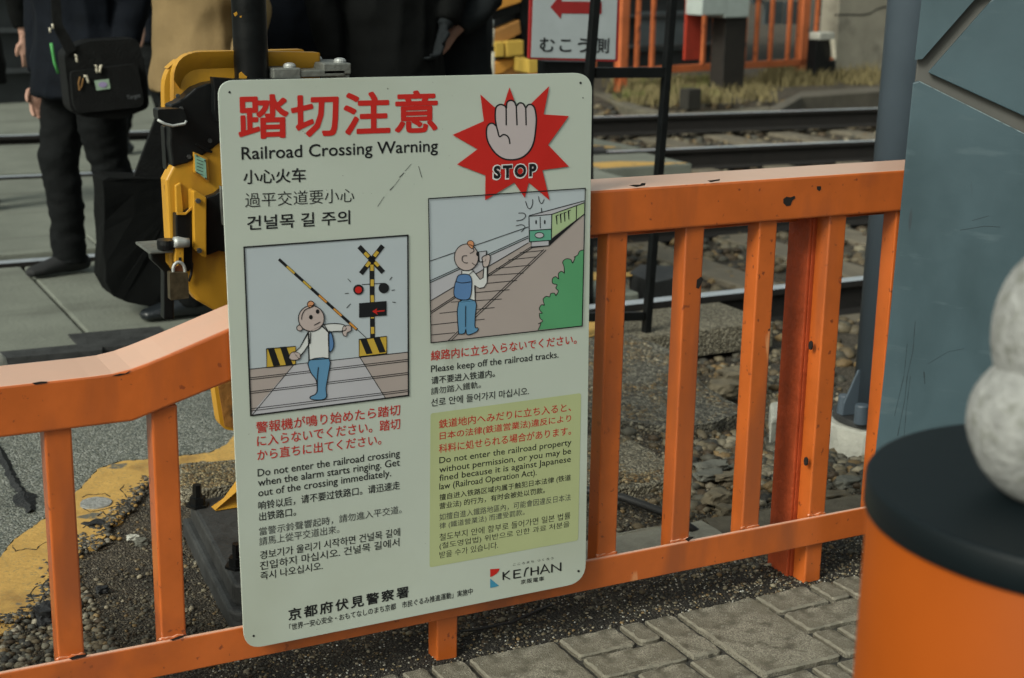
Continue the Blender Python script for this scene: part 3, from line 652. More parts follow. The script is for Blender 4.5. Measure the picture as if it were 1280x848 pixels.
bm = B(); box(bm, -0.9, -0.002, ZB0, 2.42, 0.009, ZB1); obj('lower_rail', bm, ORANGE, fen, bevel=0.0025, seg=2)
def rail_bottom(x):
    for (a, za), (b, zb) in zip(prof[:5], prof[1:5]):
        if a <= x <= b: return za+(zb-za)*(x-a)/(b-a)
    return ZT0
for n in range(-6, 11):
    xr = 0.4862+0.1829*n; z1 = rail_bottom(xr-.02)+0.01
    post = n in (4, 9, -5)
    bm = B(); lean = random.uniform(-.001, .001)
    box(bm, xr-.046, 0.0095, (-0.05 if post else ZB0+.004), xr, 0.053, min(z1, rail_bottom(xr-.046)+.008))
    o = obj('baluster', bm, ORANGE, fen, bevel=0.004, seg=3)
    # weld bead where the upright meets the lower bar
    bm = B(); pts = [(xr-.05+.0055*k, 0.008+random.uniform(0, .002), ZB1+random.uniform(0, .003)) for k in range(10)]
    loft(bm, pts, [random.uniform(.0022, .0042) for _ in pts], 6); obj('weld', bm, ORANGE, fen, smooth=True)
    if post and n != 4:
        bm = B()
        # channel: web at the far side, two flanges
        box(bm, xr-.062, 0.054, -0.05, xr-.054, 0.128, min(z1, ZT0)-.012)
        box(bm, xr-.0535, 0.054, -0.05, xr-.004, 0.0615, min(z1, ZT0)-.012)
        box(bm, xr-.0535, 0.1205, -0.05, xr-.004, 0.128, min(z1, ZT0)-.012)
        obj('post', bm, REDOR, fen, bevel=0.0025)
        for (hx, hy, zz) in (((1018, 430, 0),) if n == 9 else ()): pass
# chips knocked out of the paint
def chip(pxs, Y, m=CHIP, nrm=(0, -1, 0), off=0.0008):
    bm = B(); pts = [at(x, y, Y)+Vector(nrm)*off for x, y in pxs]; prism(bm, pts, Vector(nrm)*-0.0006); obj('paint_chip', bm, m, fen)
chip([(979, 249), (983, 246), (988, 247), (993, 245), (994, 248), (990, 251), (988, 257), (983, 258), (979, 254)], 0.0)
chip([(1021, 233), (1026, 233), (1026, 237), (1024, 239), (1021, 237)], 0.0)
chip([(871, 350), (876, 346), (879, 349), (876, 356), (873, 361), (870, 360)], 0.0095)
chip([(786, 232), (792, 231), (800, 231), (802, 229), (807, 229), (806, 232), (795, 234)], 0.0)
chip([(884, 226), (893, 225), (900, 224), (899, 226), (888, 228)], 0.0)
chip([(140, 470), (150, 467), (157, 467), (163, 463), (160, 467), (148, 470)], 0.0)
chip([(40, 479), (50, 477), (60, 477), (58, 479), (44, 481)], 0.0)
chip([(212, 800), (222, 796), (232, 793), (229, 797), (216, 801)], -.002)
chip([(86, 823), (96, 819), (109, 818), (107, 821), (90, 825)], -.002)
chip([(856, 674), (862, 671), (868, 671), (860, 677)], -.002)
# holes in the double post's left face
for hx, hy in ((1013, 432), (1007, 577)):
    X = 0.4862+0.1829*9-.0625; d = ray(hx, hy); p = CAM + d*((X-CAM.x)/d.x)
    bm = B(); loft(bm, [p+Vector((-.0008, 0, 0)), p+Vector((.003, 0, 0))], [(.006, .010), (.006, .010)], 14, up=(0, 1, 0)); obj('bolt_hole', bm, CHIP, fen)

# ------------------------------------------------------------------ the warning sign
sx, sz, sa, sty, stx = 1.1177, 0.64-0.0, 0.0109, -0.0064, 0.0194
P0s = Vector((1.1177, -0.02, 0.640))
ex = Vector((1, sty, 0)).normalized(); ez = Vector((0, stx, 1)).normalized(); NS = ex.cross(ez).normalized()
if NS.y > 0: NS = -NS
def sp(x, y, lay=0): return onp(x, y, P0s, NS) + NS*(0.0004+lay*0.00022)
sign = thing('warning_sign', 'large pale green multilingual railroad crossing warning board hung on the orange railing', 'sign', tuple(P0s-Vector((0, 0, .515))))
crn = [(272, 101), (740.5, 91), (732, 728), (305.5, 813)]
def rounded(pts, r, n=7):
    out = []
    for i, p in enumerate(pts):
        p = Vector(p); a = (Vector(pts[i-1])-p).normalized(); b = (Vector(pts[(i+1) % len(pts)])-p).normalized()
        rr = r[i] if isinstance(r, (list, tuple)) else r
        A = p+a*rr; Bq = p+b*rr
        for k in range(n+1):
            t = k/n; out.append(tuple(A*(1-t)**2 + p*2*t*(1-t) + Bq*t*t))
    return out
outl = [sp(x, y, -1.8) for x, y in rounded(crn, [21, 24, 24, 24])]
bm = B(); prism(bm, outl, -NS*0.0035)
o = obj('panel', bm, PANEL, sign, bevel=0.0009, seg=2)
bm = B(); outb = [p - NS*0.0037 for p in [sp(x, y, -1.8) for x, y in rounded(crn, [21, 24, 24, 24])]]
cen = sum(outb, Vector((0, 0, 0)))/len(outb); prism(bm, [cen+(p-cen)*0.995 for p in outb], -NS*0.002)
obj('backing', bm, PANEDGE, sign)
def flat(acc, pts, lay):
    P = [sp(x, y, lay) for x, y in pts]; base = len(acc[0]); acc[0].extend(P)
    for t in tessellate_polygon([[Vector((x, y, 0)) for x, y in pts]]): acc[1].append([base+i for i in t])
def emit(name, acc, m, label=None, parent=None):
    me = bpy.data.meshes.new(name); me.from_pydata([tuple(v) for v in acc[0]], [], acc[1]); me.materials.append(m)
    o = bpy.data.objects.new(name, me); COL.objects.link(o); o.parent = parent or sign
    q = parent or sign
    o.matrix_parent_inverse = Matrix.Translation(-Vector(sign.location)) if q is sign else Matrix.Identity(4)
    if label: o['label'] = label
    return o
def A_(): return ([], [])
def emit_each(name, acc, m, parent):
    V, Fs = acc; par = list(range(len(V)))
    def f(i):
        while par[i] != i: i = par[i]
        return i
    for fc in Fs:
        for k in fc[1:]: par[f(k)] = f(fc[0])
    gr = {}
    for fc in Fs: gr.setdefault(f(fc[0]), []).append(fc)
    for g_ in gr.values():
        ids = sorted({i for fc in g_ for i in fc}); mp = {v: i for i, v in enumerate(ids)}
        emit(name, ([V[i] for i in ids], [[mp[i] for i in fc] for fc in g_]), m, None, parent)
def stroke(acc, pts, w, lay, closed=False):
    pts = [Vector(p) for p in pts]; n = len(pts); L, Rr = [], []
    for i in range(n):
        if closed: a, b = pts[i-1], pts[(i+1) % n]
        else: a, b = pts[max(i-1, 0)], pts[min(i+1, n-1)]
        d = (b-a)
        if d.length < 1e-6: d = Vector((1, 0))
        d.normalize(); nn = Vector((-d.y, d.x))
        # mitre
        k = 1.0
        if (closed or 0 < i < n-1):
            e = (pts[i]-a); 
            if e.length > 1e-6:
                e.normalize(); c = max(0.5, abs(Vector((-e.y, e.x)).dot(nn))); k = 1/c
        L.append(pts[i]+nn*w*.5*k); Rr.append(pts[i]-nn*w*.5*k)
    base = len(acc[0])
    for l, r in zip(L, Rr): acc[0].append(sp(l.x, l.y, lay)); acc[0].append(sp(r.x, r.y, lay))
    for i in range(n if closed else n-1):
        j = (i+1) % n; acc[1].append([base+2*i, base+2*i+1, base+2*j+1, base+2*j])
def smooth(pts, closed=False, k=5):
    n = len(pts); out = []; P = [Vector(p) for p in pts]
    rng = range(n) if closed else range(n-1)
    for i in rng:
        g = (lambda q: P[q % n]) if closed else (lambda q: P[min(max(q, 0), n-1)])
        p0, p1, p2, p3 = g(i-1), g(i), g(i+1), g(i+2)
        for s in range(k):
            t = s/k; out.append(tuple(.5*((2*p1)+(p2-p0)*t+(2*p0-5*p1+4*p2-p3)*t*t+(3*p1-p0-3*p2+p3)*t**3)))
    if not closed: out.append(tuple(P[-1]))
    return out
def circ(cx, cy, rx, ry=None, n=24, rot=0):
    ry = ry or rx; o_ = []
    for k in range(n):
        a = 2*PI*k/n; x, y = rx*math.cos(a), ry*math.sin(a); o_.append((cx+x*math.cos(rot)-y*math.sin(rot), cy+x*math.sin(rot)+y*math.cos(rot)))
    return o_
def Z(ox, oy, s): return lambda *l: [(ox+a/s, oy+b/s) for a, b in l]

# lettering: bundled font outlines turned to thin meshes
_tc = {}
def text_mesh(s, weight, track):
    cu = bpy.data.curves.new('t', 'FONT'); cu.body = s; cu.size = 1; cu.offset = weight; cu.space_character = track; cu.resolution_u = 3; cu.dimensions = '2D'; cu.fill_mode = 'FRONT'
    ob = bpy.data.objects.new('t', cu); COL.objects.link(ob)
    dg = bpy.context.evaluated_depsgraph_get(); dg.update(); me = bpy.data.meshes.new_from_object(ob.evaluated_get(dg))
    V = np.empty(len(me.vertices)*3); me.vertices.foreach_get('co', V); V = V.reshape(-1, 3)
    Fs = [list(p.vertices) for p in me.polygons]
    bpy.data.meshes.remove(me); bpy.data.objects.remove(ob); bpy.data.curves.remove(cu); return V, Fs
CAPV, _ = text_mesh('H', 0, 1); CAP = CAPV[:, 1].max()
def put_text(acc, s, a, b, h, lay=1, kind='cjk', weight=0.0, track=1.0, proj=None, shear=0.0):
    bold = weight if weight > 0.005 and s != 'STOP' else 0.0
    V, Fs = text_mesh(s, weight if (s == 'STOP' or weight < 0) else 0.0, track); pr = proj or (lambda x, y: sp(x, y, lay))
    A = pr(*a); Bq = pr(*b); U = Bq-A; nn = NS if proj is None else proj.n
    vd = nn.cross(U).normalized(); 
    if vd.z < 0: vd = -vd
    top = pr(a[0], a[1]-h); hw = abs((top-A).dot(vd))
    x0, x1 = V[:, 0].min(), V[:, 0].max()
    if kind == 'cjk': y0, y1 = V[:, 1].min(), V[:, 1].max()
    else: y0, y1 = 0.0, CAP
    offs = [(0, 0)]                       # heavier weights are struck several times, a hair apart
    if bold: offs = [(bold*.8*a, bold*.8*b) for a, b in ((1, 1), (1, -1), (-1, 1), (-1, -1))]
    if bold > .019: offs += [(bold, 0), (-bold, 0), (0, bold), (0, -bold), (0, 0)]
    em = hw/(y1-y0)
    for q, (dx, dy) in enumerate(offs):
        base = len(acc[0]); sh_ = U.normalized()*(dx*em) + vd*(dy*em) + nn*(q*0.000012)
        for v in V:
            vy = (v[1]-y0)/(y1-y0)*hw
            acc[0].append(A + U*((v[0]-x0)/(x1-x0)) + vd*vy + U.normalized()*(shear*vy) + sh_)
        for f in Fs: acc[1].append([base+i for i in f])
def block(lines, m, label, weight=0.0, lay=1, **kw):
    acc = A_()
    for L in lines:
        s, a, b, h = L[:4]; k = dict(kw)
        if len(L) > 4: k.update(L[4])
        put_text(acc, s, a, b, h, lay, weight=k.pop('weight', weight), **k)
    return emit('lettering', acc, m, label)
LAT = {'kind': 'latin'}
block([('踏切注意', (299.3, 173.5), (545.8, 164.5), 54, {'track': 1.06})], P_RED, 'big red Japanese heading', weight=0.023)
block([('Railroad Crossing Warning', (302, 199.6), (547, 189.2), 15.4, LAT)], P_BLK, 'black English heading', weight=0.010)
block([('小心火车', (304.3, 230.4), (382, 227.5), 17.8, {'weight': .014}), ('過平交道要小心', (306.3, 259.7), (442.7, 252.6), 18.2, {'weight': -.004}), ('건널목 길 주의', (309.2, 288), (437.3, 280.2), 17.6, {'weight': .016})], P_BLK, 'black Chinese and Korean heading lines')
block([('警報機が鳴り始めたら踏切', (320.2, 541.9), (500, 518.9), 14.2), ('に入らないでください。踏切', (321.3, 558.6), (500, 536.2), 14), ('から直ちに出てください。', (321.7, 576), (476.4, 555.7), 13.4)], P_RED2, 'red Japanese text under the left picture', weight=.010)
block([('Do not enter the railroad crossing', (322, 595.8), (499.6, 570.6), 9.0), ('when the alarm starts ringing. Get', (322.5, 607.9), (499.6, 582), 9.0), ('out of the crossing immediately.', (322.8, 620.8), (488.7, 595.3), 9.0)], P_BLK, 'black English text under the left picture', weight=.0065, kind='latin')
block([('响铃以后，请不要过铁路口。请迅速走', (322.8, 638), (499.6, 611.7), 11), ('出铁路口。', (324, 651.5), (369.8, 644.6), 10.6)], P_BLK, 'simplified Chinese text under the left picture', weight=.008)
block([('當警示鈴聲響起時，請勿進入平交道。', (324, 670), (501.9, 641.7), 10.6), ('請馬上從平交道出來。', (324, 682.5), (424, 666.3), 10.6)], P_GRYT, 'traditional Chinese text under the left picture', weight=.002)
block([('경보기가 울리기 시작하면 건널목 길에', (325, 699.6), (499.9, 670.0), 10.6), ('진입하지 마십시오. 건널목 길에서', (325, 713), (499, 682.6), 10.6), ('즉시 나오십시오.', (325.5, 725.6), (403.3, 712), 10.4)], P_BLK, 'Korean text under the left picture', weight=.006)
block([('京都府伏見警察署', (360.9, 776), (510.5, 746.3), 14.4, {'track': 1.28, 'weight': .022})], P_BLK, 'bold Japanese line at the foot of the board')
block([('「世界一安心安全・おもてなしのまち京都　市民ぐるみ推進運動」実施中', (361.5, 788.5), (590.5, 742.8), 8.4, {'weight': .008})], P_BLK, 'small Japanese slogan at the foot of the board')
block([('線路内に立ち入らないでください。', (538.6, 451.3), (720.5, 430), 12.6)], P_RED2, 'red Japanese text under the right picture', weight=.010)
block([('Please keep off the railroad tracks.', (538.6, 465.5), (697.9, 447.1), 8.3, dict(LAT, weight=.0065)), ('请不要进入铁道内。', (539, 480.6), (618.3, 471.3), 9.6, {'weight': .01}), ('請勿踏入鐵軌。', (538.6, 494), (601, 485), 9.2, {'weight': .0}), ('선로 안에 들어가지 마십시오.', (538.6, 508.6), (661, 493.6), 10, {'weight': .006})], P_BLK, 'black text in four languages under the right picture')
# green notice
acc = A_(); flat(acc, rounded([(538, 517), (726.3, 491.5), (722.6, 675.6), (536.8, 709.5)], 3, 3), 0); emit('notice_field', acc, P_NOTE, 'yellow green notice field')
block([('鉄道地内へみだりに立ち入ると、', (548.5, 535.9), (713.5, 514), 11), ('日本の法律(鉄道営業法)違反により', (549.5, 551.4), (713.5, 528.6), 11), ('科料に処せられる場合があります。', (548.5, 566.6), (713.5, 543.6), 11)], P_RED2, 'red Japanese text in the green notice', weight=.010)
block([('Do not enter the railroad property', (549, 579.4), (714, 556.2), 7.6), ('without permission, or you may be', (549, 590.8), (713.5, 567.2), 7.6), ('fined because it is against Japanese', (549, 601.4), (713.2, 577.3), 7.6), ('law (Railroad Operation Act).', (549, 612.1), (670.6, 594), 7.6)], P_BLK, 'black English text in the green notice', weight=.0065, kind='latin')
block([('擅自进入铁路区域内属于触犯日本法律 (铁道', (549.1, 627.1), (713.2, 601.6), 9), ('营业法) 的行为，有时会被处以罚款。', (549.1, 638), (680.9, 617.7), 9)], P_BLK, 'simplified Chinese text in the green notice', weight=.008)
block([('如擅自進入鐵路地區內，可能會因違反日本法', (549.1, 651.3), (713.2, 625.8), 9), ('律 (鐵道營業法) 而遭受罰款。', (549.1, 662.8), (655.6, 645), 9)], P_GRYT, 'traditional Chinese text in the green notice', weight=.0)
block([('철도부지 안에 함부로 들어가면 일본 법률', (549.1, 676.5), (712.7, 648.6), 9), ('(철도영업법) 위반으로 인한 과료 처분을', (549.1, 687.9), (711.6, 659.8), 9), ('받을 수가 있습니다.', (549.1, 698.4), (622.4, 685.4), 8.6)], P_BLK, 'Korean text in the green notice', weight=.005)
# railway company logo
K8 = Z(520, 570, 4.462)
acc = A_(); flat(acc, K8((413, 632), (466, 628), (462, 640), (450, 655), (432, 668), (413, 676)), 1); emit('logo_wing', acc, P_RED)
acc = A_(); flat(acc, K8((413, 684), (462, 724), (440, 731), (413, 736)), 1); emit('logo_wing', acc, P_CYAN)
acc = A_()
def logo_line(pts, w_): stroke(acc, K8(*pts), w_, 1)
for pts, w_ in (([(486, 692), (486, 648)], 2.0), ([(521, 640), (488, 668), (524, 688)], 1.5), ([(546, 684), (546, 638)], 2.0), ([(546, 640), (584, 634)], 1.5), ([(546, 660), (578, 655)], 1.5), ([(546, 682), (586, 675)], 1.5),
                ([(603, 674), (607, 650), (614, 630), (628, 622)], 1.7), ([(642, 668), (642, 622)], 2.0), ([(680, 662), (680, 616)], 2.0), ([(642, 645), (680, 639)], 1.5), ([(693, 660), (716, 608), (744, 652)], 1.7), ([(703, 643), (735, 637)], 1.4), ([(757, 650), (757, 604)], 2.0), ([(757, 606), (805, 640)], 1.6), ([(806, 642), (806, 594)], 2.0)):
    logo_line(pts, w_)
put_text(acc, '京阪電車', (650.7, 730.6), (679.6, 725.9), 5.6, 1, weight=.012, track=1.15)
put_text(acc, 'こころまち つくろう', (641, 707.6), (691.5, 699.2), 3.0, 1, weight=.0, track=1.3)
emit('logo_lettering', acc, P_BLK, 'black railway company lettering')

# star burst with raised hand
S2 = Z(510, 90, 4.988)
star = S2((448, 140), (536, 220), (596, 200), (630, 95), (668, 200), (715, 245), (878, 88), (843, 265), (1000, 275), (870, 455), (1000, 590), (835, 612), (880, 800), (750, 690), (725, 785), (660, 690), (478, 800), (480, 645), (303, 577), (430, 482), (275, 393), (470, 307))
acc = A_(); flat(acc, star, 7); starb = emit('star_burst', acc, P_RED, 'red star burst')
hand = smooth(S2((541, 300), (541, 240), (551, 213), (576, 203), (600, 212), (609, 222), (614, 190), (637, 177), (661, 188), (671, 212), (690, 194), (714, 198), (730, 222), (745, 205), (768, 205), (786, 228), (796, 285), (793, 350), (782, 430), (762, 480), (730, 518), (690, 540), (640, 548), (590, 540), (545, 510), (510, 465), (490, 420), (485, 370), (492, 338), (507, 322), (527, 321), (546, 335)), True, 4)
acc = A_(); flat(acc, hand, 8); emit('hand_emblem', acc, P_HAND, 'raised palm')
acc = A_(); stroke(acc, hand, 1.9, 9, True)
for pts in ([(608, 222), (609, 333)], [(671, 212), (676, 333)], [(730, 222), (733, 333)]): stroke(acc, S2(*pts), 1.8, 9)
stroke(acc, smooth(S2((546, 335), (555, 365), (566, 403), (590, 391), (612, 397), (626, 416), (632, 449))), 1.8, 9)
emit('hand_outline', acc, P_BLK)
acc = A_(); put_text(acc, 'STOP', (614.6, 223.6), (671.3, 220.2), 15.4, 9, kind='latin', weight=.085, track=1.28); emit('lettering', acc, P_WHT, 'white edge of the word STOP')
acc = A_(); put_text(acc, 'STOP', (616.3, 222.6), (669.8, 219.2), 14.0, 10, kind='latin', weight=.050, track=1.40); emit('lettering', acc, P_BLK, 'black word STOP')

# left picture
L1 = Z(290, 280, 3.533)
fr = L1((52, 103), (775, 50), (778, 757), (82, 846))
acc = A_(); flat(acc, fr, 0); pic1 = emit('picture_field', acc, P_SKYB, 'left picture of a person caught by a closing crossing gate')
acc = A_(); flat(acc, L1((72, 642), (776, 566), (778, 757), (82, 846)), 1); emit('picture_ground', acc, P_BRN, None, pic1)
acc = A_(); flat(acc, L1((272, 622), (563, 588), (676, 768), (95, 842), (84, 838)), 2); emit('picture_ground', acc, P_ROAD, None, pic1)
ln = A_()
stroke(ln, fr, 1.9, 6, True)
for pts in ([(72, 642), (776, 566)], [(76, 680), (776, 598)], [(77, 688), (776, 606)], [(79, 741), (777, 656)], [(80, 749), (777, 664)], [(82, 816), (778, 732)], [(82, 826), (778, 740)], [(272, 622), (90, 842)], [(563, 588), (676, 768)], [(556, 470), (592, 503)], [(572, 268), (668, 262)]):
    stroke(ln, L1(*pts), .9, 3)
for pts in ([(510, 242), (524, 257)], [(695, 248), (706, 234)], [(497, 308), (514, 306)], [(704, 294), (718, 291)], [(505, 371), (523, 353)], [(707, 345), (722, 347)]): stroke(ln, L1(*pts), .9, 3)
emit('picture_lines', ln, P_BLK, None, pic1)
# gate arm, crossing mast
blk = A_(); yl = A_(); am = A_()
def seg(acc, p, q, w_, lay): stroke(acc, L1(p, q), w_, lay)
seg(blk, (206, 156), (552, 468), 3.6, 3)
for t0, t1, a in ((.10, .20, yl), (.31, .41, yl), (.51, .61, am), (.70, .80, am), (.90, .99, am)):
    p = (206+346*t0, 156+312*t0); q = (206+346*t1, 156+312*t1); seg(a, p, q, 2.5, 4)
for (p, q) in (((560, 100), (667, 214)), ((665, 96), (568, 220)), ((616, 170), (620, 505))): seg(blk, p, q, 6.0, 3)
for (p, q) in (((585, 127), (603, 146)), ((630, 168), (646, 186)), ((643, 122), (627, 143)), ((607, 168), (592, 188)), ((617, 180), (617, 207)), ((618, 245), (618, 275)), ((618, 315), (619, 345)), ((619, 455), (620, 485)), ((619, 412), (619, 417))): seg(yl, p, q, 4.2, 4)
for c in ((557, 290), (669, 283)): flat(blk, L1(*circ(c[0], c[1], 23)), 5)
flat(blk, L1((560, 350), (681, 340), (681, 404), (560, 414)), 5)
flat(yl, L1((560, 510), (682, 496), (682, 572), (560, 586)), 3); flat(yl, L1((151, 552), (280, 540), (280, 620), (152, 634)), 3)
for x in (578, 636): flat(blk, L1((x-14, 509-(x-560)*.11), (x+14, 506-(x-560)*.11), (x+42, 574-(x-560)*.11), (x+14, 577-(x-560)*.11)), 4)
for x in (170, 225): flat(blk, L1((x-14, 550-(x-151)*.09), (x+14, 548-(x-151)*.09), (x+42, 626-(x-151)*.09), (x+12, 630-(x-151)*.09)), 4)
stroke(blk, L1((560, 510), (682, 496), (682, 572), (560, 586)), .9, 5, True); stroke(blk, L1((151, 552), (280, 540), (280, 620), (152, 634)), .9, 5, True)
emit('picture_black', blk, P_BLK, None, pic1); emit_each('picture_yellow', yl, P_YEL, pic1); emit_each('picture_amber', am, P_AMB, pic1)
rd = A_(); flat(rd, L1(*circ(557, 291, 15)), 6); flat(rd, L1((618, 386), (640, 372), (636, 383), (672, 380), (672, 386), (637, 389), (642, 402)), 6); emit_each('picture_red', rd, P_RED, pic1)
# person in the left picture
sk, wh, jn, pk, tf, ol = A_(), A_(), A_(), A_(), A_(), A_()
shirt = L1((335, 478), (352, 470), (395, 448), (425, 480), (426, 594), (338, 600)); flat(wh, shirt, 6)
arm1 = smooth(L1((400, 444), (450, 439), (495, 447), (498, 470), (450, 474), (424, 478))); flat(wh, arm1, 6)
arm2 = L1((336, 476), (298, 545), (272, 568), (292, 592), (318, 560), (342, 524)); flat(wh, arm2, 6)
head = L1(*circ(348, 417, 57, 57)); flat(sk, head, 8)
ear = L1(*circ(297, 459, 13, 13)); flat(sk, ear, 7)
h1 = smooth(L1((491, 452), (520, 450), (524, 470), (507, 480), (503, 494), (491, 492), (486, 475)), True, 3); flat(sk, h1, 8)
h2 = smooth(L1((272, 564), (296, 572), (300, 590), (284, 600), (262, 600), (250, 590), (256, 574)), True, 3); flat(sk, h2, 8)
jeans = smooth(L1((338, 602), (426, 594), (424, 660), (413, 725), (416, 762), (395, 776), (350, 774), (344, 762), (372, 745), (370, 690), (346, 655)), True, 3); flat(jn, jeans, 7)
pack = smooth(L1((424, 480), (438, 482), (448, 530), (441, 556), (427, 560)), True, 3); flat(pk, pack, 6)
tuft = smooth(L1((333, 364), (332, 348), (345, 339), (360, 348), (358, 362), (345, 368)), True, 3); flat(tf, tuft, 9)
for s_, c_ in ((shirt, 1), (arm1, 0), (arm2, 1), (ear, 1), (h1, 1), (h2, 1), (jeans, 1), (pack, 1)): stroke(ol, s_, 1.1, 8 if s_ is not ear else 7.5, bool(c_))
stroke(ol, head, 1.1, 9, True); stroke(ol, tuft, .9, 10, True)
stroke(ol, smooth(L1((360, 352), (345, 368), (322, 378), (308, 400), (305, 422))), 1.0, 10)
for pts in ([(392, 448), (430, 484)], [(403, 442), (424, 478)], [(336, 482), (336, 530)], [(345, 478), (343, 528)], [(379, 632), (374, 680), (374, 740)], [(360, 447), (388, 432)]): stroke(ol, L1(*pts), 1.1, 10)
flat(ol, L1(*circ(346, 411, 8, 10)), 10); flat(ol, L1(*circ(376, 386, 8, 10)), 10)
for a, m in ((sk, P_SKIN), (wh, P_WHT), (jn, P_JEAN), (pk, P_PACK), (tf, P_TUFT), (ol, P_BLK)): emit_each('picture_figure', a, m, pic1)

# right picture
L2 = Z(520, 225, 4.138)
fr2 = L2((62, 97), (873, 43), (857, 755), (75, 842))
acc = A_(); flat(acc, fr2, 0); pic2 = emit('picture_field', acc, P_SKYB, 'right picture of a person photographing an oncoming train from the tracks')
acc = A_(); flat(acc, L2((74, 625), (580, 325), (700, 300), (868, 175), (857, 755), (75, 842)), 1); emit('picture_ground', acc, P_BRN, None, pic2)
acc = A_(); flat(acc, L2((71, 532), (580, 300), (580, 325), (74, 625)), 1); emit('picture_ground', acc, P_ROAD, None, pic2)
bush = smooth(L2((630, 776), (645, 742), (630, 745), (655, 730), (640, 715), (638, 690), (652, 690), (636, 668), (648, 645), (662, 648), (656, 618), (672, 602), (690, 605), (695, 588), (715, 586), (722, 598), (735, 575), (722, 560), (728, 542), (705, 535), (705, 510), (722, 500), (736, 512), (735, 485), (752, 472), (765, 482), (764, 448), (757, 425), (775, 408), (800, 412), (808, 430), (822, 400), (815, 400), (835, 388), (845, 368), (866, 362)), False, 3) + L2((857, 755))
acc = A_(); flat(acc, bush, 2); emit('picture_bush', acc, P_GRN, None, pic2)
ln = A_(); stroke(ln, fr2, 1.3, 9, True); stroke(ln, bush[:-1], .9, 3)
for pts in ([(68, 421), (580, 243)], [(71, 522), (580, 290)], [(71, 532), (580, 300)], [(74, 625), (580, 325)], [(75, 682), (595, 345)], [(76, 691), (598, 352)], [(165, 832), (660, 360)], [(182, 830), (672, 362)]): stroke(ln, L2(*pts), .9, 3)
for pts in ([(78, 802), (200, 790)], [(76, 750), (354, 720)], [(120, 690), (405, 660)], [(180, 632), (443, 616)], [(240, 588), (482, 568)], [(310, 540), (522, 520)], [(368, 494), (555, 482)], [(412, 458), (590, 441)], [(475, 414), (620, 398)], [(535, 377), (655, 365)]): stroke(ln, L2(*pts), .8, 3)
for pts in ([(565, 110), (575, 140), (588, 149), (600, 130), (602, 100)], [(632, 85), (638, 112), (650, 122), (662, 100)], [(528, 172), (555, 172), (566, 187), (550, 205), (517, 212)], [(515, 238), (545, 232), (562, 243), (552, 260), (542, 270)]): stroke(ln, smooth(L2(*pts)), .9, 3)
emit('picture_lines', ln, P_BLK, None, pic2)
tr = A_(); flat(tr, L2((582, 188), (700, 180), (697, 255), (585, 262)), 3); emit('picture_train', tr, P_SKYB, None, pic2)
tr = A_(); flat(tr, L2((585, 262), (697, 253), (698, 312), (585, 320)), 3); emit('picture_train', tr, P_TGRN, None, pic2)
tr = A_(); flat(tr, L2((700, 180), (869, 118), (868, 175), (700, 300)), 3); emit('picture_train', tr, P_PGRN, None, pic2)
tr = A_(); flat(tr, L2((594, 320), (686, 313), (684, 340), (594, 348)), 3); flat(tr, L2((582, 188), (868, 110), (869, 118), (700, 178)), 3); flat(tr, L2(*circ(636, 286, 23, 14)), 5); emit('picture_train', tr, P_ROAD, None, pic2)
ln = A_()
for pts in ([(582, 188), (700, 178), (698, 312), (585, 320), (582, 188)], [(585, 262), (698, 254)], [(582, 185), (870, 108)], [(700, 178), (869, 118)], [(640, 190), (641, 250)], [(828, 135), (827, 205)], [(647, 145), (648, 168)], [(594, 320), (594, 348), (684, 340), (686, 313)], [(700, 306), (868, 178)]): stroke(ln, L2(*pts), 1.0, 5)
for x, y in ((724, 185), (745, 177), (765, 170), (786, 160)): stroke(ln, L2((x+12, y-4), (x, y), (x+3, y+45)), .9, 5)
for x in (619, 664): flat(ln, L2(*circ(x, 218, 4, 11)), 5)
stroke(ln, L2(*circ(636, 286, 23, 14)), .9, 6, True); flat(ln, L2((688, 318), (868, 178), (700, 330), (686, 345)), 4)
emit('picture_train_lines', ln, P_BLK, None, pic2)
sk, wh, jn, pk, tf, ol, dv = A_(), A_(), A_(), A_(), A_(), A_(), A_()
torso = L2((235, 470), (290, 465), (330, 515), (345, 505), (350, 440), (368, 440), (366, 530), (350, 556), (325, 560), (303, 545), (304, 624), (232, 632)); flat(wh, torso, 4)
head = L2(*circ(258, 400, 62, 69)); flat(sk, head, 6); hand2 = smooth(L2((340, 400), (366, 386), (380, 392), (380, 415), (370, 446), (346, 448), (342, 420)), True, 3); flat(sk, hand2, 6)
dev = L2((322, 372), (363, 367), (358, 420), (325, 424)); flat(dv, dev, 5)
jeans = smooth(L2((218, 632), (304, 625), (304, 700), (303, 760), (318, 765), (316, 780), (290, 795), (262, 800), (255, 770), (250, 792), (225, 797), (217, 780)), True, 3); flat(jn, jeans, 5)
pack = smooth(L2((205, 520), (215, 495), (240, 487), (270, 490), (284, 510), (286, 550), (278, 605), (255, 620), (215, 615), (194, 595), (196, 550)), True, 3); flat(pk, pack, 7)
tuft = smooth(L2((270, 340), (262, 325), (275, 313), (294, 320), (295, 345), (285, 355)), True, 3); flat(tf, tuft, 7)
for s_ in (torso,): stroke(ol, s_, 1.0, 5, True)
stroke(ol, dev, .9, 6, True); stroke(ol, jeans, 1.0, 6, True)
for s_ in (head, hand2): stroke(ol, s_, 1.0, 7, True)
stroke(ol, pack, 1.0, 8, True); stroke(ol, tuft, .8, 8, True)
for pts in ([(205, 525), (235, 532), (282, 526)], [(262, 392), (240, 394), (236, 415), (250, 428), (266, 428)], [(292, 350), (296, 368), (276, 380)], [(286, 428), (303, 440), (316, 432)], [(254, 650), (253, 760)], [(270, 490), (296, 468)]): stroke(ol, smooth(L2(*pts)), .9, 9)
flat(ol, L2(*circ(316, 382, 8, 12)), 9)
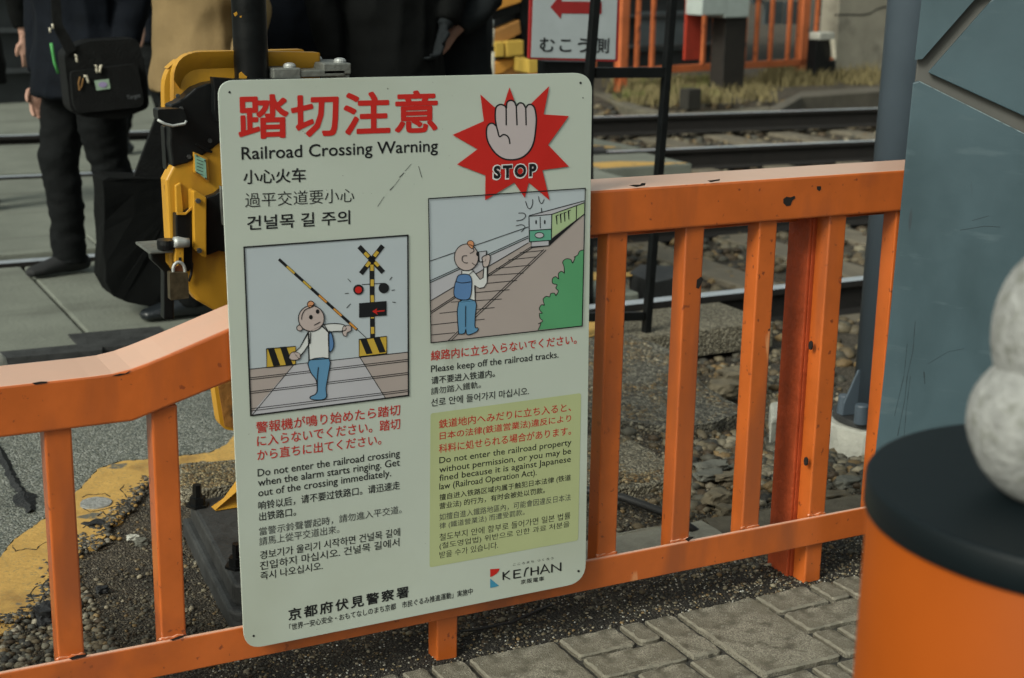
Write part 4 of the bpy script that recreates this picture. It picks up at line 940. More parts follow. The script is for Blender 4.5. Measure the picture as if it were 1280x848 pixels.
for a, m in ((sk, P_SKIN), (wh, P_WHT), (jn, P_JEAN), (pk, P_PACK), (tf, P_TUFT), (ol, P_BLK), (dv, P_ROAD)): emit_each('picture_figure', a, m, pic2)
# scratches and fixing holes
acc = A_()
for pts, w_ in (([(472, 258), (480, 246)], .6), ([(487, 238), (492, 233)], 1.0), ([(492, 233), (499, 224)], .5), ([(499, 222), (505, 216)], 1.0), ([(506, 214), (514, 205)], .5), ([(523, 208), (527, 222)], .7)): stroke(acc, pts, w_, 1)
emit('scratch', acc, P_GRYT)
acc = A_()
for c in ((286.7, 115.5), (725.5, 103.8), (728.5, 122.5), (723, 714), (317, 795)): flat(acc, circ(c[0], c[1], 1.5 if c[0] != 728.5 else .8, None, 12), 1)
emit('fixing_hole', acc, P_BLK)

# ------------------------------------------------------------------ crossing gate machine
gate = thing('crossing_gate', 'yellow and black level crossing gate machine with raised black arm, half behind the warning sign', 'crossing gate', (1.2, 0.8, 0))
YM = 0.62
def gpart(name, pxs, Y0, Y1, m, bev=0.006, parent=None, rag=0):
    bm = B(); plate(bm, pxs, Y0, Y1); return obj(name, bm, m, parent or gate, bevel=bev, seg=3)
gpart('rear_shell', rounded([(206, 150), (205, 90), (232, 66), (380, 62), (380, 150), (212, 152)], [3, 22, 30, 3, 3, 3]), YM+.10, YM+.13, YELLOW, .008)
gpart('hood', rounded([(217, 150), (217.5, 66), (292, 64), (400, 66), (400, 150)], [2, 34, 4, 2, 2]), YM+.045, YM+.075, YELLOW, .006)
gpart('hood_back', rounded([(262, 150), (262, 72), (400, 70), (400, 150)], [2, 20, 2, 2]), YM+.076, YM+.28, YELLOW, .01)
ro = rounded([(217, 132), (217.5, 66), (292, 64), (400, 66)], [2, 34, 4, 2])[8:]; ri = rounded([(224, 126), (228, 88), (292, 86), (400, 88)], [2, 24, 4, 2])[8:]
bm = B(); n_r = len(ro)
A0 = [bm.verts.new(at(x, y, YM+.02)) for x, y in ro]; A1 = [bm.verts.new(at(x, y, YM+.046)) for x, y in ri]; A2 = [bm.verts.new(at(x, y, YM+.046)) for x, y in ro]
for k in range(n_r-1):
    bm.faces.new((A0[k], A0[k+1], A1[k+1], A1[k])); bm.faces.new((A2[k], A2[k+1], A0[k+1], A0[k])); bm.faces.new((A1[k], A1[k+1], A2[k+1], A2[k]))
obj('hood_rim', bm, YELLOW, gate, bevel=.002, smooth=True)
gpart('band', [(213, 132), (222, 128), (232, 121), (243, 111), (258, 105), (277, 102), (380, 100), (380, 160), (300, 160), (258, 192), (235, 204), (216, 209), (213, 180)], YM-.005, YM+.04, BLACKP, .006)
gpart('band_core', [(262, 112), (380, 104), (380, 190), (262, 186)], YM+.041, YM+.24, BLACKP, .004)
gpart('band_end', [(266, 97), (294, 99), (380, 98), (380, 104), (294, 106), (268, 113)], YM-.03, YM-.006, BLACKP, .002)
gpart('band_end', [(268, 110), (276, 108), (278, 150), (272, 153), (268, 140)], YM-.03, YM-.006, BLACKP, .002)
gpart('housing', [(207, 226), (217, 206), (240, 196), (262, 156), (270, 151), (277, 156), (284, 175), (300, 180), (420, 180), (420, 388), (298, 384), (272, 391), (246, 376), (213, 332)], YM, YM+.045, YELLOW, .012)
gpart('housing_core', [(255, 200), (420, 190), (420, 380), (300, 376), (262, 350)], YM+.046, YM+.26, YELLOW, .012)
gpart('side_ridge', [(219, 232), (226, 228), (229, 262), (229, 296), (221, 298)], YM-.010, YM-.0005, YELLOW, .003)
gpart('label_plate', [(242, 190), (260, 198), (262, 229), (243, 216)], YM-.012, YM-.0005, YELLOW, .002)
lp = gpart('label_face', [(243.5, 193), (257, 199.5), (258.5, 225), (244.5, 214)], YM-.014, YM-.0125, PLATEG, 0)
bm = B()
for k in range(5):
    y = 199+k*4.2; plate(bm, [(246, y), (254, y+3), (254, y+3.9), (246, y+.9)], YM-.0146, YM-.0141)
obj('label_print', bm, P_GRYT, lp)
gpart('vent', [(244, 181), (246, 180), (266, 189), (265, 192), (257, 190)], YM-.008, YM-.0005, BLACKP, .001)
gpart('latch_recess', [(259, 247), (270, 243), (285, 231), (300, 232), (300, 318), (274, 314), (259, 320)], YM-.022, YM+.001, BLACKP, .003)
gpart('recess_hinge', [(275, 232), (284, 238), (285, 280), (278, 282), (276, 262)], YM-.030, YM-.0225, GREYZ, .002)
cv = gpart('cover_plate', [(242, 240), (246, 239), (258.5, 247), (258.5, 323), (254, 321), (243.5, 313)], YM-.045, YM-.0005, YELLOW, .003)
for x, y in ((247, 251), (248.5, 313)):
    bm = B(); p = at(x, y, YM-.046); loft(bm, [p, p+Vector((0, -.007, 0))], .0055, 6); obj('bolt', bm, DSTEEL, cv)
gpart('lock_bracket', [(220, 268), (232, 267), (240, 262), (241, 335), (235, 341), (230, 330), (221, 322)], YM-.03, YM-.0005, BLACKP, .003)
gpart('bracket_edge', [(221, 266), (232, 266), (240, 258), (240, 262), (232, 269), (221, 269)], YM-.034, YM-.0305, YELLOW, .001)
gpart('hasp', [(219, 308), (230, 309), (230, 332), (222, 333), (219, 328)], YM-.045, YM-.031, YELLOW, .002)
bm = B(); plate(bm, [(223.5, 322), (226.5, 322), (226.5, 331), (223.5, 331)], YM-.0462, YM-.0455); obj('hasp_slot', bm, CHIP, gate)
bm = B(); loft(bm, [at(202, 301, YM-.03), at(217, 301, YM-.03)], [.016, .017], 16, up=(0, 0, 1)); 
lathe_c = at(208, 305, YM-.03)
bm.free(); bm = B(); lathe(bm, (lathe_c.x, lathe_c.y), [(.008, lathe_c.z-.010), (.019, lathe_c.z-.010), (.020, lathe_c.z), (.019, lathe_c.z+.009), (.008, lathe_c.z+.009)], 20); obj('ring', bm, BLACKP, gate, smooth=False)
bm = B(); loft(bm, [at(217, 303, YM-.045), at(222, 303, YM-.045), at(230, 303.5, YM-.045), at(236, 303.5, YM-.045)], [.011, .0125, .0105, .010], 16); obj('lock_knob', bm, PALEZ, gate, smooth=True)
gpart('lock_shelf', [(188, 314), (214, 313), (218, 317), (218, 400), (205, 400), (205, 340), (190, 326)], YM+.04, YM+.07, BLACKP, .004)
bm = B(); slab(bm, [at(187, 315, YM-.04), at(217, 317, YM-.04), at(217, 317, YM-.04)+Vector((0, .12, 0)), at(187, 315, YM-.04)+Vector((0, .12, 0))], at(200, 314, YM-.04).z, .006); obj('lock_shelf', bm, GREYZ, gate, bevel=.002)
# black latch loop on the left of the band
gl = gpart('latch', rounded([(197, 137), (229, 136), (233, 146), (233, 157), (214, 158), (198, 150)], 3, 3), YM-.045, YM-.006, BLACKP, .006)
bm = B(); loft(bm, [at(x, y, YM-.05) for x, y in ((197, 150), (206, 155), (216, 157.5), (231, 155), (233, 151))], .003, 8); obj('latch_wire', bm, PALEZ, gl, smooth=True)
gpart('side_plate', [(205, 158), (214, 160), (214, 212), (208, 214)], YM+.03, YM+.06, BLACKP, .004)
# lower shell seen under the railing, column foot, base plate
gpart('counterweight', rounded([(266, 470), (420, 470), (420, 535), (297, 539), (276, 537)], [2, 2, 2, 3, 12]), 0.80, 0.84, YELLOW, .012)
bm = B(); plate(bm, [(271, 472), (420, 472), (420, 532), (297, 536), (281, 533)], .797, .7995); obj('rusty_face', bm, spots(mat('rusty_machine_face', (.30, .135, .03), .6, var=.3, scale=20, bump=.3), (.05, .025, .012), 16, .58, .08, detail=8), gate)
Q = gp(267, 640, 0.086)
def frustum(bm, x0, y0, x1, y1, z0, ins, z1):
    a_ = [bm.verts.new(p) for p in ((x0, y0, z0), (x1, y0, z0), (x1, y1, z0), (x0, y1, z0))]
    b_ = [bm.verts.new(p) for p in ((x0+ins, y0+ins*.6, z1), (x1-ins, y0+ins*.6, z1), (x1-ins, y1-ins*.6, z1), (x0+ins, y1-ins*.6, z1))]
    for k in range(4): bm.faces.new((a_[k], a_[(k+1) % 4], b_[(k+1) % 4], b_[k]))
    bm.faces.new(a_); bm.faces.new(b_)
bm = B(); frustum(bm, Q.x, Q.y, Q.x+.46, Q.y+.035, .0855, .085, .155); frustum(bm, Q.x+.13, Q.y+.036, Q.x+.33, Q.y+.20, .0856, .01, .75); obj('column', bm, YELLOW, gate, bevel=.004)
bp_px = [(234, 628), (248, 634), (268, 690), (300, 737)]
a = gp(237, 626, 0.085); b = gp(303, 740, 0.085)
bx = [(a.x, a.y), (1.60, a.y+.04), (1.60, b.y), (b.x+.04, b.y), (b.x-.005, b.y+.05)]
bm = B(); slab(bm, [Vector((x, y, 0)) for x, y in bx], 0.085, 0.05); o = obj('base_plate', bm, DSTEEL, gate, bevel=.008)
cx0 = sum(p[0] for p in bx)/5; cy0 = sum(p[1] for p in bx)/5
bm = B(); slab(bm, [Vector((x+(x-cx0)*.05, y+(y-cy0)*.08, 0)) for x, y in bx], 0.0345, 0.06); o2 = obj('base_plinth', bm, DSTEEL, gate, bevel=.008)
for x, y in ((247, 632), (297, 708)):
    p = gp(x, y, 0.086); bm = B(); lathe(bm, (p.x, p.y), [(.028, .0855), (.028, .0905), (.019, .0906), (.019, .108), (.011, .1082), (.011, .138)], 6); obj('anchor_bolt', bm, BLACKP, o)
# raised arm and its clamp
p0 = at(315, 160, YM+.02); bm = B(); ax = at(315, 100, YM+.02); ax2 = at(307, -260, YM+.02)
loft(bm, [Vector((ax.x, ax.y, .75)), Vector((ax.x, ax.y, ax.z)), Vector((ax.x-.01, ax.y, ax.z+.5)), Vector((ax.x-.02, ax.y, ax.z+1.9))], [.0365, .0365, .0365, .034], 28); arm = obj('barrier_arm', bm, POLEB, gate, smooth=True)
bm = B(); 
for pp in ([(299, 92), (302, 90), (306, 94), (309, 96), (308, 99), (299, 98)], [(292, 17), (296, 15), (297, 18), (294, 21)], [(300, 20), (302, 20), (302, 22), (300, 22)]):
    prism(bm, [at(x, y, YM-.018) for x, y in pp], (0, .0015, 0))
obj('paint_fleck', bm, YELLOW, arm)
q0 = at(341, 86, .60); q1 = at(437, 79, .60); zc = (q0.z+q1.z)/2-.004
bm = B(); box(bm, q0.x+.03, .60, zc-.020, q1.x-.01, .695, zc-.006); cl = obj('arm_clamp', bm, GREYZ, gate, bevel=.002)
bm = B(); box(bm, q0.x, .598, zc-.034, q0.x+.062, .70, zc); box(bm, q0.x+.004, .61, zc-.10, q0.x+.05, .69, zc-.0345); obj('clamp_block', bm, GREYZ, gate, bevel=.003)
bm = B(); box(bm, q1.x-.060, .60, zc-.016, q1.x+.004, .71, zc+.008); box(bm, q1.x-.028, .604, zc-.12, q1.x+.002, .70, zc-.0165); obj('clamp_block', bm, GREYZ, gate, bevel=.003)
for x, y, z in ((q0.x+.018, .675, zc), (q0.x+.044, .620, zc), (q1.x-.044, .688, zc+.008), (q1.x-.014, .622, zc+.008)):
    bm = B(); lathe(bm, (x, y), [(.0135, z-.002), (.0135, z+.004), (.011, z+.008), (.005, z+.010)], 18); obj('clamp_bolt', bm, PALEZ, cl, smooth=False)
gpart('boom_band', [(333, 65), (366, 66), (366, 73), (333, 78)], YM+.08, YM+.12, BLACKP, .002)
gpart('boom_band', [(366.2, 66), (398, 67), (398, 75), (366.2, 75)], YM+.08, YM+.12, YELLOW, .002)
for k, (x, y) in enumerate(((226, 136), (236, 196), (285, 110), (262, 176), (222, 120))):
    bm = B(); p = at(x, y, YM-.0055); loft(bm, [p, p+Vector((0, -.005, 0))], .0048, 6); obj('screw', bm, DSTEEL, gate)
for x, y in ((246, 195), (256, 201), (257, 223), (246, 216)):
    bm = B(); p = at(x, y, YM-.014); loft(bm, [p, p+Vector((0, -.002, 0))], .0016, 8); obj('screw', bm, DSTEEL, lp)
bm = B(); loft(bm, [at(x, y, YM-.008) for x, y in ((236, 322), (240, 330), (239, 343), (236, 352))], .003, 8); obj('cable', bm, RUBBER, gate, smooth=True)
bm = B(); plate(bm, [(209, 158), (212, 158), (214, 210), (211, 213)], YM+.028, YM+.0295); obj('worn_strip', bm, GREYZ, gate)
# padlock hangs in the hasp: a thing of its own
pd = thing('padlock', 'old brass padlock hanging from the yellow hasp of the gate machine', 'padlock', tuple(at(223, 373, YM-.06)))
bm = B(); plate(bm, rounded([(212, 341), (235, 341), (236.5, 373), (213, 376)], 2, 3), YM-.068, YM-.048); obj('lock_body', bm, BRASS, pd, bevel=.002)
bm = B(); loft(bm, [at(x, y, YM-.058) for x, y in smooth([(217, 345), (216.5, 336), (219, 330), (224, 328), (229, 331), (231, 337), (231, 345)])], .0035, 10); obj('shackle', bm, PALEZ, pd, smooth=True)
bm = B(); p = at(224, 338, YM-.05); loft(bm, [p, p+Vector((0, -.003, 0))], .011, 18); obj('tag_disc', bm, mat('copper', (.28, .11, .05), .5, metal=.5), pd)

# ------------------------------------------------------------------ ladder-like black frame
lf = thing('black_frame', 'leaning black steel ladder frame between the warning sign and the tracks', 'steel frame', tuple(gp(810, 417)))
YF = gp(812, 415).y
def bar(name, a, b, w_, d_, m, parent, Y):
    A = at(*a, Y); Bq = at(*b, Y); dd = (Bq-A).normalized(); s = Vector((0, 1, 0)).cross(dd).normalized()*w_/2
    bm = B(); prism(bm, [A+s, Bq+s, Bq-s, A-s], (0, d_, 0)); return obj(name, bm, m, parent, bevel=.002)
bar('upright', (810.5, 417), (848, -60), .026, .03, BLACKP, lf, YF)
bar('upright', (712, 430), (752, -60), .027, .03, BLACKP, lf, YF)
bar('rung', (722, 397.5), (806, 396), .032, .02, BLACKP, lf, YF+.005)
bar('rung', (745, 91.5), (832, 91), .036, .02, BLACKP, lf, YF+.005)

# ------------------------------------------------------------------ arrow sign
ar = thing('arrow_sign', 'white board with red border and red arrow pointing left over Japanese lettering', 'sign', tuple(at(708, 110, 2.6)))
YA = 2.6
class Pj:
    n = Vector((0, -1, 0))
    def __init__(s, Y): s.Y = Y
    def __call__(s, x, y): return at(x, y, s.Y)
bm = B(); plate(bm, rounded([(665.5, -75), (777, -75), (772.5, 77.5), (660.5, 74.5)], 3, 3), YA, YA+.012); obj('border', bm, SIGNR, ar, bevel=.001)
bm = B(); plate(bm, [(669, -70), (774, -70), (769, 74.5), (663.8, 72)], YA-.0015, YA-.0005); obj('face', bm, SIGNW, ar)
bm = B(); plate(bm, [(688, 9), (702, -8), (702, 2), (752, 2.5), (752, 17.5), (702, 17), (701, 24)], YA-.003, YA-.002); obj('arrow', bm, SIGNR, ar)
acc = A_(); put_text(acc, 'むこう側', (674.5, 65.5), (760.5, 66.5), 19, proj=Pj(YA-.003), weight=.016, track=1.1)
emit('lettering', acc, P_BLK, None, ar); ar.children[-1].matrix_parent_inverse = Matrix.Translation(-Vector(ar.location))
bm = B(); plate(bm, [(684, 77), (742, 78), (742, 420), (684, 420)], YA+.02, YA+.10); obj('stand', bm, BLACKP, ar, bevel=.003)

# ------------------------------------------------------------------ slate-blue pipe
pc = gp(1096, 520, 0.02)
pipe = thing('steel_pipe', 'tall slate blue steel pipe on a bolted flange behind the railing', 'pipe', tuple(pc))
bm = B(); top = Vector((pc.x+0.035, pc.y, 3.4)); loft(bm, [Vector((pc.x, pc.y, .03)), top], [.075, .073], 48); obj('tube', bm, PIPEM, pipe, smooth=True)
bm = B(); lathe(bm, (pc.x, pc.y), [(.13, .012), (.133, .014), (.133, .030), (.13, .032)], 48); obj('flange', bm, DSTEEL, pipe)
for k, a in enumerate((-0.2, 1.3, 2.8)):
    bm = B(); cx_, cy_ = pc.x+.105*math.cos(a), pc.y+.105*math.sin(a)
    lathe(bm, (cx_, cy_), [(.021, .032), (.019, .085), (.017, .088)], 20); obj('bolt_cap', bm, PIPEM, pipe, smooth=False)
bq = gp(1076, 529, .032)
bm = B(); lathe(bm, (bq.x, bq.y), [(.021, .032), (.0205, .085), (.018, .089)], 20); obj('bolt_cap', bm, PIPEM, pipe)
for a in (-3.25, -1.9, -.4, 1.2):
    bm = B(); c_, s_ = math.cos(a), math.sin(a); t_ = Vector((-s_, c_, 0))*.004
    pts = [Vector((pc.x+c_*r, pc.y+s_*r, z))+t_ for r, z in ((.070, .033), (.125, .033), (.122, .07), (.080, .17), (.070, .17))]
    prism(bm, pts, -t_*2); obj('gusset', bm, PIPEM, pipe, bevel=.0015)
bm = B(); lathe(bm, (pc.x, pc.y), [(.148, .010), (.155, .004), (.158, -.05), (.165, -.15)], 40)
for v in bm.verts: v.co += Vector((noise.noise(v.co*14), noise.noise(v.co*14+Vector((9, 0, 0))), 0))*.010
tag(obj('pipe_footing', bm, PALEC), 'round pale concrete footing under the blue pipe', 'footing')

# ------------------------------------------------------------------ grooved pillar (front right)
pe = at(1124, 290, -0.10); hd = Vector((pe.x-CAM.x, pe.y-CAM.y, 0)).normalized(); pu = Vector((hd.y, -hd.x, 0)); pn = -hd
PO = pe.copy(); PO.z = 0
def pp(x, y, dep=0.0): return onp(x, y, PO+hd*dep, pn)
pil = thing('pillar', 'blue grey pillar with angular grooves standing at the right end of the railing', 'pillar', tuple(PO))
def pillar_part(name, pxs, d0, d1, m, bev):
    bm = B(); prism(bm, [pp(x, y, d0) for x, y in pxs], hd*(d1-d0)); return obj(name, bm, m, pil, bevel=bev)
# edges run on past the frame
pillar_part('core', [(1178, -300), (1560, -300), (1520, 1150), (1040, 1150), (1120, 320), (1153, 20)], .022, .24, GROOVE, .002)
pillar_part('panel', [(1182, -300), (1560, -300), (1237, 0), (1151.5, 75.5), (1143, 75.5), (1152, 0)][0:0] or [(1182, -300), (1215, -300), (1560, -300), (1245, -14), (1218, 0), (1153, 74), (1143.5, 75), (1152, 0)], 0, .0215, BLUEG, .002)
pillar_part('panel', [(1560, -260), (1540, 270), (1281, 146), (1160, 91), (1240, 0)], 0, .0215, BLUEG, .002)
pillar_part('panel', [(1141, 104), (1149, 102), (1281, 168), (1538, 296), (1510, 1150), (1036, 1150), (1095, 560), (1109, 430)], 0, .0215, BLUEG, .002)

bm = B()
for pts, w_ in (([(1144, 402), (1141, 440), (1134, 470), (1131, 500), (1122, 545)], .0011), ([(1138, 470), (1133, 510), (1130, 548)], .0008), ([(1155, 465), (1156, 480)], .0016), ([(1134, 430), (1130, 470), (1118, 520)], .0007), ([(1200, 288), (1230, 283), (1250, 284)], .0008), ([(1236, 270), (1215, 276)], .0006), ([(1160, 455), (1185, 440), (1205, 436)], .0005)):
    P = [pp(x, y, -.0004) for x, y in smooth_line(pts, 4)]
    for a, b in zip(P, P[1:]):
        q_ = pu*w_*random.uniform(.3, 1) if abs((b-a).z) > abs((b-a).dot(pu)) else Vector((0, 0, w_*.7))
        prism(bm, [a-q_, b-q_, b+q_, a+q_], hd*.0003)
obj('scratch', bm, mat('scratch_dark', (.018, .032, .040), .6), pil)
bm = B()
for a, b in zip([(1149, 102), (1281, 168)], [(1281, 168), (1538, 296)]):
    A1_, B1_ = pp(a[0], a[1]-.6, -.0006), pp(b[0], b[1]-.6, -.0006); prism(bm, [A1_, B1_, B1_-Vector((0, 0, .0016)), A1_-Vector((0, 0, .0016))], hd*.0005)
obj('worn_edge', bm, mat('worn_edge_pale', (.17, .23, .25), .5, var=.6, scale=60), pil)

# ------------------------------------------------------------------ orange bin and granite figure
bd = ray(1372, 612); bdh = Vector((bd.x, bd.y, 0)); tt = 1.41/bdh.length; BC = CAM+bd*tt
ZL = BC.z; RB = 0.203
bn = thing('bin', 'round orange bin with a black lid in the near right corner', 'bin', (BC.x, BC.y, 0))
bm = B(); lathe(bm, (BC.x, BC.y), [(RB-.003, 0.0), (RB-.002, .02), (RB-.002, ZL-.034), (RB-.006, ZL-.030)], 96); obj('drum', bm, BINO, bn, smooth=True)
bm = B(); lathe(bm, (BC.x, BC.y), [(RB-.010, ZL-.031), (RB+.001, ZL-.031), (RB+.002, ZL-.029), (RB+.002, ZL-.0035), (RB+.0005, ZL-.001), (RB-.002, ZL), (RB-.02, ZL+.0003), (.02, ZL+.001)], 96); obj('lid', bm, BINB, bn, smooth=True)
for f_ in (bn.children[-1].data.polygons, bn.children[-2].data.polygons):
    for p in f_:
        if abs(p.normal.z) > .95: p.use_smooth = False
fg = thing('stone_figure', 'rounded grey granite figure standing on the black bin lid', 'stone figure', (BC.x, BC.y, ZL))
def blob(bm, c, r, seed=0, sub=4):
    res = bmesh.ops.create_icosphere(bm, subdivisions=sub, radius=1)
    for v in res['verts']:
        k = 1+.035*noise.noise(v.co*2+Vector((seed, 0, 0)))+.008*noise.noise(v.co*7)
        v.co = Vector((c.x+v.co.x*k*r[0], c.y+v.co.y*k*r[1], c.z+v.co.z*k*r[2]))
def bpx(x, y): d = ray(x, y); h = math.hypot(d.x, d.y); return CAM+d*(1.40/h)
c1 = gp(1303, 622, ZL)
bm = B(); blob(bm, Vector((c1.x, c1.y, ZL+.068)), (.071, .071, .073), 1); obj('torso', bm, GRANITE, fg, smooth=True)
c2 = at(1336, 416, c1.y)
bm = B(); blob(bm, Vector((c2.x, c2.y, c2.z)), (.064, .064, .082), 2); obj('head', bm, GRANITE, fg, smooth=True)

# ------------------------------------------------------------------ far side: kerb, railings, walls
FP = [(7.62, 9.86), (8.8, 10.12), (10.61, 10.95)]
rf = thing('far_railing', 'orange railing along the far side of the tracks with thin uprights', 'railing', (9, 10.2, 0))
fl0 = gp(780, 112); fl1 = gp(1005, 98)
fd = (fl1-fl0); fdir = Vector((fd.x, fd.y, 0)).normalized(); fang = math.atan2(fdir.y, fdir.x)
def fpt(s, z=0, off=0): return fl0 + fdir*s + Vector((-fdir.y, fdir.x, 0))*off + Vector((0, 0, z))
def fplane(x, y, off=0):
    n = Vector((-fdir.y, fdir.x, 0)); return onp(x, y, fl0+n*off, n)
def fbar(bm, s0, z0, s1, z1, w_, d_):
    a = fpt(s0, z0); b = fpt(s1, z1); dd = (b-a).normalized(); n = Vector((-fdir.y, fdir.x, 0)); s = n.cross(dd).normalized()*w_/2
    prism(bm, [a+s, b+s, b-s, a-s], n*d_)
def s_of(x, y=60): return (fplane(x, y)-fl0).dot(fdir)
for z in (.17, 1.38):
    bm = B(); fbar(bm, s_of(600), z, s_of(1043), z, .07, .05); obj('rail', bm, FARO, rf, bevel=.004)
for x in (700, 722, 745, 798, 817, 838, 881, 965, 987, 1021, 932, 947):
    bm = B(); s = s_of(x, 50); fbar(bm, s, .20, s, 1.36, .038, .035); obj('upright', bm, FARO, rf)
for x, w_ in ((781, .10), (902, .12), (1006, .11)):
    bm = B(); s = s_of(x, 60); fbar(bm, s, -.08, s, 1.45, w_, .09); obj('post', bm, FARO, rf, bevel=.004)
def at_off(x, off, y=60): return fplane(x, y, off)
FR2 = mat('far_red_paint', (0.36, 0.035, 0.017), 0.5, var=.15)
bm = B(); a = at_off(857, -.25); b = at_off(876, -.25); prism(bm, [Vector((a.x, a.y, z)) for z in (.28,)]+[Vector((b.x, b.y, .28)), Vector((b.x, b.y, 1.7)), Vector((a.x, a.y, 1.7))], Vector((-fdir.y, fdir.x, 0))*.03)
tag(obj('red_board', bm, FR2), 'upright red board leaning inside the far orange railing', 'board')
ft = thing('signal_box', 'dark steel post carrying two pale grey boxes by the far railing', 'equipment box', tuple(gp(917, 112)))
def far_box(parent, name, x0, y0, x1, y1, off, dep, m, bev=.01):
    a = fplane(x0, y0, off); b = fplane(x1, y1, off); n = Vector((-fdir.y, fdir.x, 0))
    bm = B(); prism(bm, [Vector((a.x, a.y, a.z)), Vector((b.x, b.y, a.z)), Vector((b.x, b.y, b.z)), Vector((a.x, a.y, b.z))], n*dep); return obj(name, bm, m, parent, bevel=bev)
far_box(ft, 'post', 908, 12, 929, 119, -.45, .18, mat('brown_black_paint', (.016, .013, .010), .7, var=.4))
WB_ = mat('pale_box_paint', (.40, .46, .44), .5, var=.08)
far_box(ft, 'box', 882, -80, 909, 19, -.50, .22, WB_); far_box(ft, 'box', 911, -80, 936, 22, -.50, .22, WB_)
bl = thing('bollard', 'black bollard with a dented white cap before the concrete wall', 'bollard', tuple(gp(1034, 108)))
far_box(bl, 'leg', 1021, 50, 1036, 107, -.35, .12, BLACKP); far_box(bl, 'leg', 1037, 76, 1043, 108, -.35, .1, BLACKP)
far_box(bl, 'cap', 1025, 41, 1044, 50, -.38, .15, PALEC, .02)
bm = B(); loft(bm, [fplane(1040, 50, -.38), fplane(1043, 72, -.38)], [(.04, .02), (.03, .02)], 8); obj('strap', bm, CREAM, bl)
# small dark stub before the far railing
st = far_box(None, 'stub_post', 861, 112, 876, 137, -1.2, .12, DARKC); tag(st, 'short dark stub post in the weeds before the far railing', 'post')
# concrete wall and dark shed behind
wa = fplane(1043, 92, .15); n_ = Vector((-fdir.y, fdir.x, 0))
bm = B(); prism(bm, [Vector((wa.x, wa.y, -.1)), Vector((wa.x, wa.y, -.1))+fdir*12, Vector((wa.x, wa.y, 2.6))+fdir*12, Vector((wa.x, wa.y, 2.6))], n_*.25)
wl = obj('concrete_wall', bm, CONC, bevel=.01); tag(wl, 'weathered cracked concrete wall at the end of the far railing', 'wall')
acc_ = B(); pts = [fplane(x, y, .148) for x, y in ((1043, 19), (1060, 18.5), (1078, 19), (1088, 17), (1095, 12), (1105, 9), (1130, 9), (1150, 14))]
for a, b in zip(pts, pts[1:]): prism(acc_, [a+Vector((0, 0, .008)), b+Vector((0, 0, .008)), b-Vector((0, 0, .008)), a-Vector((0, 0, .008))], -n_*.002)
obj('crack', acc_, DARKC, wl)
shed = thing('shed', 'dark shed with blue grey shutters behind the far orange railing', 'shed', tuple(fpt(0, 0, 1.6)))
a = fpt(-6, 0, 1.6); bm = B(); e = fpt(s_of(1045)+.1, 0, 1.6)
prism(bm, [Vector((a.x, a.y, -.1)), Vector((e.x, e.y, -.1)), Vector((e.x, e.y, 3.2)), Vector((a.x, a.y, 3.2))], n_*2.5); obj('wall', bm, BARN, shed)
for x0, x1, y0, y1 in ((795, 858, 15, 62), (955, 975, 2, 30), (980, 1003, 2, 30), (1024, 1038, -30, 20), (940, 952, -30, 5), (700, 740, 10, 60)):
    a = fplane(x0, y0, 1.59); b = fplane(x1, y1, 1.59); bm = B(); prism(bm, [Vector((a.x, a.y, a.z)), Vector((b.x, b.y, a.z)), Vector((b.x, b.y, b.z)), Vector((a.x, a.y, b.z))], -n_*.03); obj('shutter', bm, SHUT, shed)
for k in range(7):
    z = .25+.33*k; a = fpt(-6, z, 1.585); e = fpt(s_of(1045), z, 1.585); bm = B(); prism(bm, [a, e, e+Vector((0, 0, .035)), a+Vector((0, 0, .035))], -n_*.05); obj('batten', bm, mat('batten_grey', (.05, .056, .06), .7, var=.3), shed)
# kerbs before the railing
def kerb(pxs, m, label, h=.12, z=.02):
    bm = B(); P = [gp(x, y, z) for x, y in pxs]; slab(bm, P, z, h); return tag(obj('kerb', bm, m, bevel=.012), label, 'kerb')
kerb([(962, 134), (1000, 115), (1100, 108), (1180, 106), (1180, 112), (1100, 114), (1003, 121), (975, 138)], mat('kerb_concrete', (.10, .09, .07), .9, var=.25, scale=6, bump=.4), 'dark weathered concrete kerb beside the weeds below the concrete wall', .2, .03)
kerb([(742, 111), (752, 113), (800, 132), (838, 141), (900, 139), (960, 133), (966, 137), (900, 143), (835, 145), (790, 136), (742, 118)], mat('kerb_concrete2', (.12, .11, .08), .9, var=.45, scale=9, bump=.8, bscale=20), 'pale concrete kerb curving through the weeds at the far trackside', .15, -.02)
# dry weeds: many blades, one mesh
bm = B()
def tuft_(c, n, h, sp_):
    for _ in range(n):
        a = random.uniform(0, 2*PI); r = random.uniform(0, sp_); p = Vector((c.x+r*math.cos(a), c.y+r*math.sin(a), c.z)); hh = h*random.uniform(.5, 1.2)
        l = Vector((random.uniform(-.5, .5), random.uniform(-.5, .5), 0))*hh; s = Vector((math.cos(a*3), math.sin(a*3), 0))*.006
        v = [bm.verts.new(p-s), bm.verts.new(p+s), bm.verts.new(p+l*.4+Vector((0, 0, hh*.6))+s*.7), bm.verts.new(p+l*.4+Vector((0, 0, hh*.6))-s*.7), bm.verts.new(p+l+Vector((0, 0, hh)))]
        bm.faces.new((v[0], v[1], v[2], v[3])); bm.faces.new((v[3], v[2], v[4]))
for _ in range(230):
    x = random.uniform(765, 1095); y = random.uniform(102, 132) if x < 960 else random.uniform(94, 108)
    if random.random() < .3: x = random.uniform(965, 1020); y = random.uniform(96, 110)
    tuft_(gp(x, y, -.04), 40, random.uniform(.05, .14) if x < 960 else random.uniform(.08, .20), .16)
tag(obj('weeds', bm, WEED), 'dry yellow weeds growing at the foot of the far railing', 'weeds', kind='stuff')
bm = B()
for _ in range(26):
    tuft_(gp(random.uniform(765, 905), random.uniform(104, 128), -.04), 40, random.uniform(.05, .12), .15)
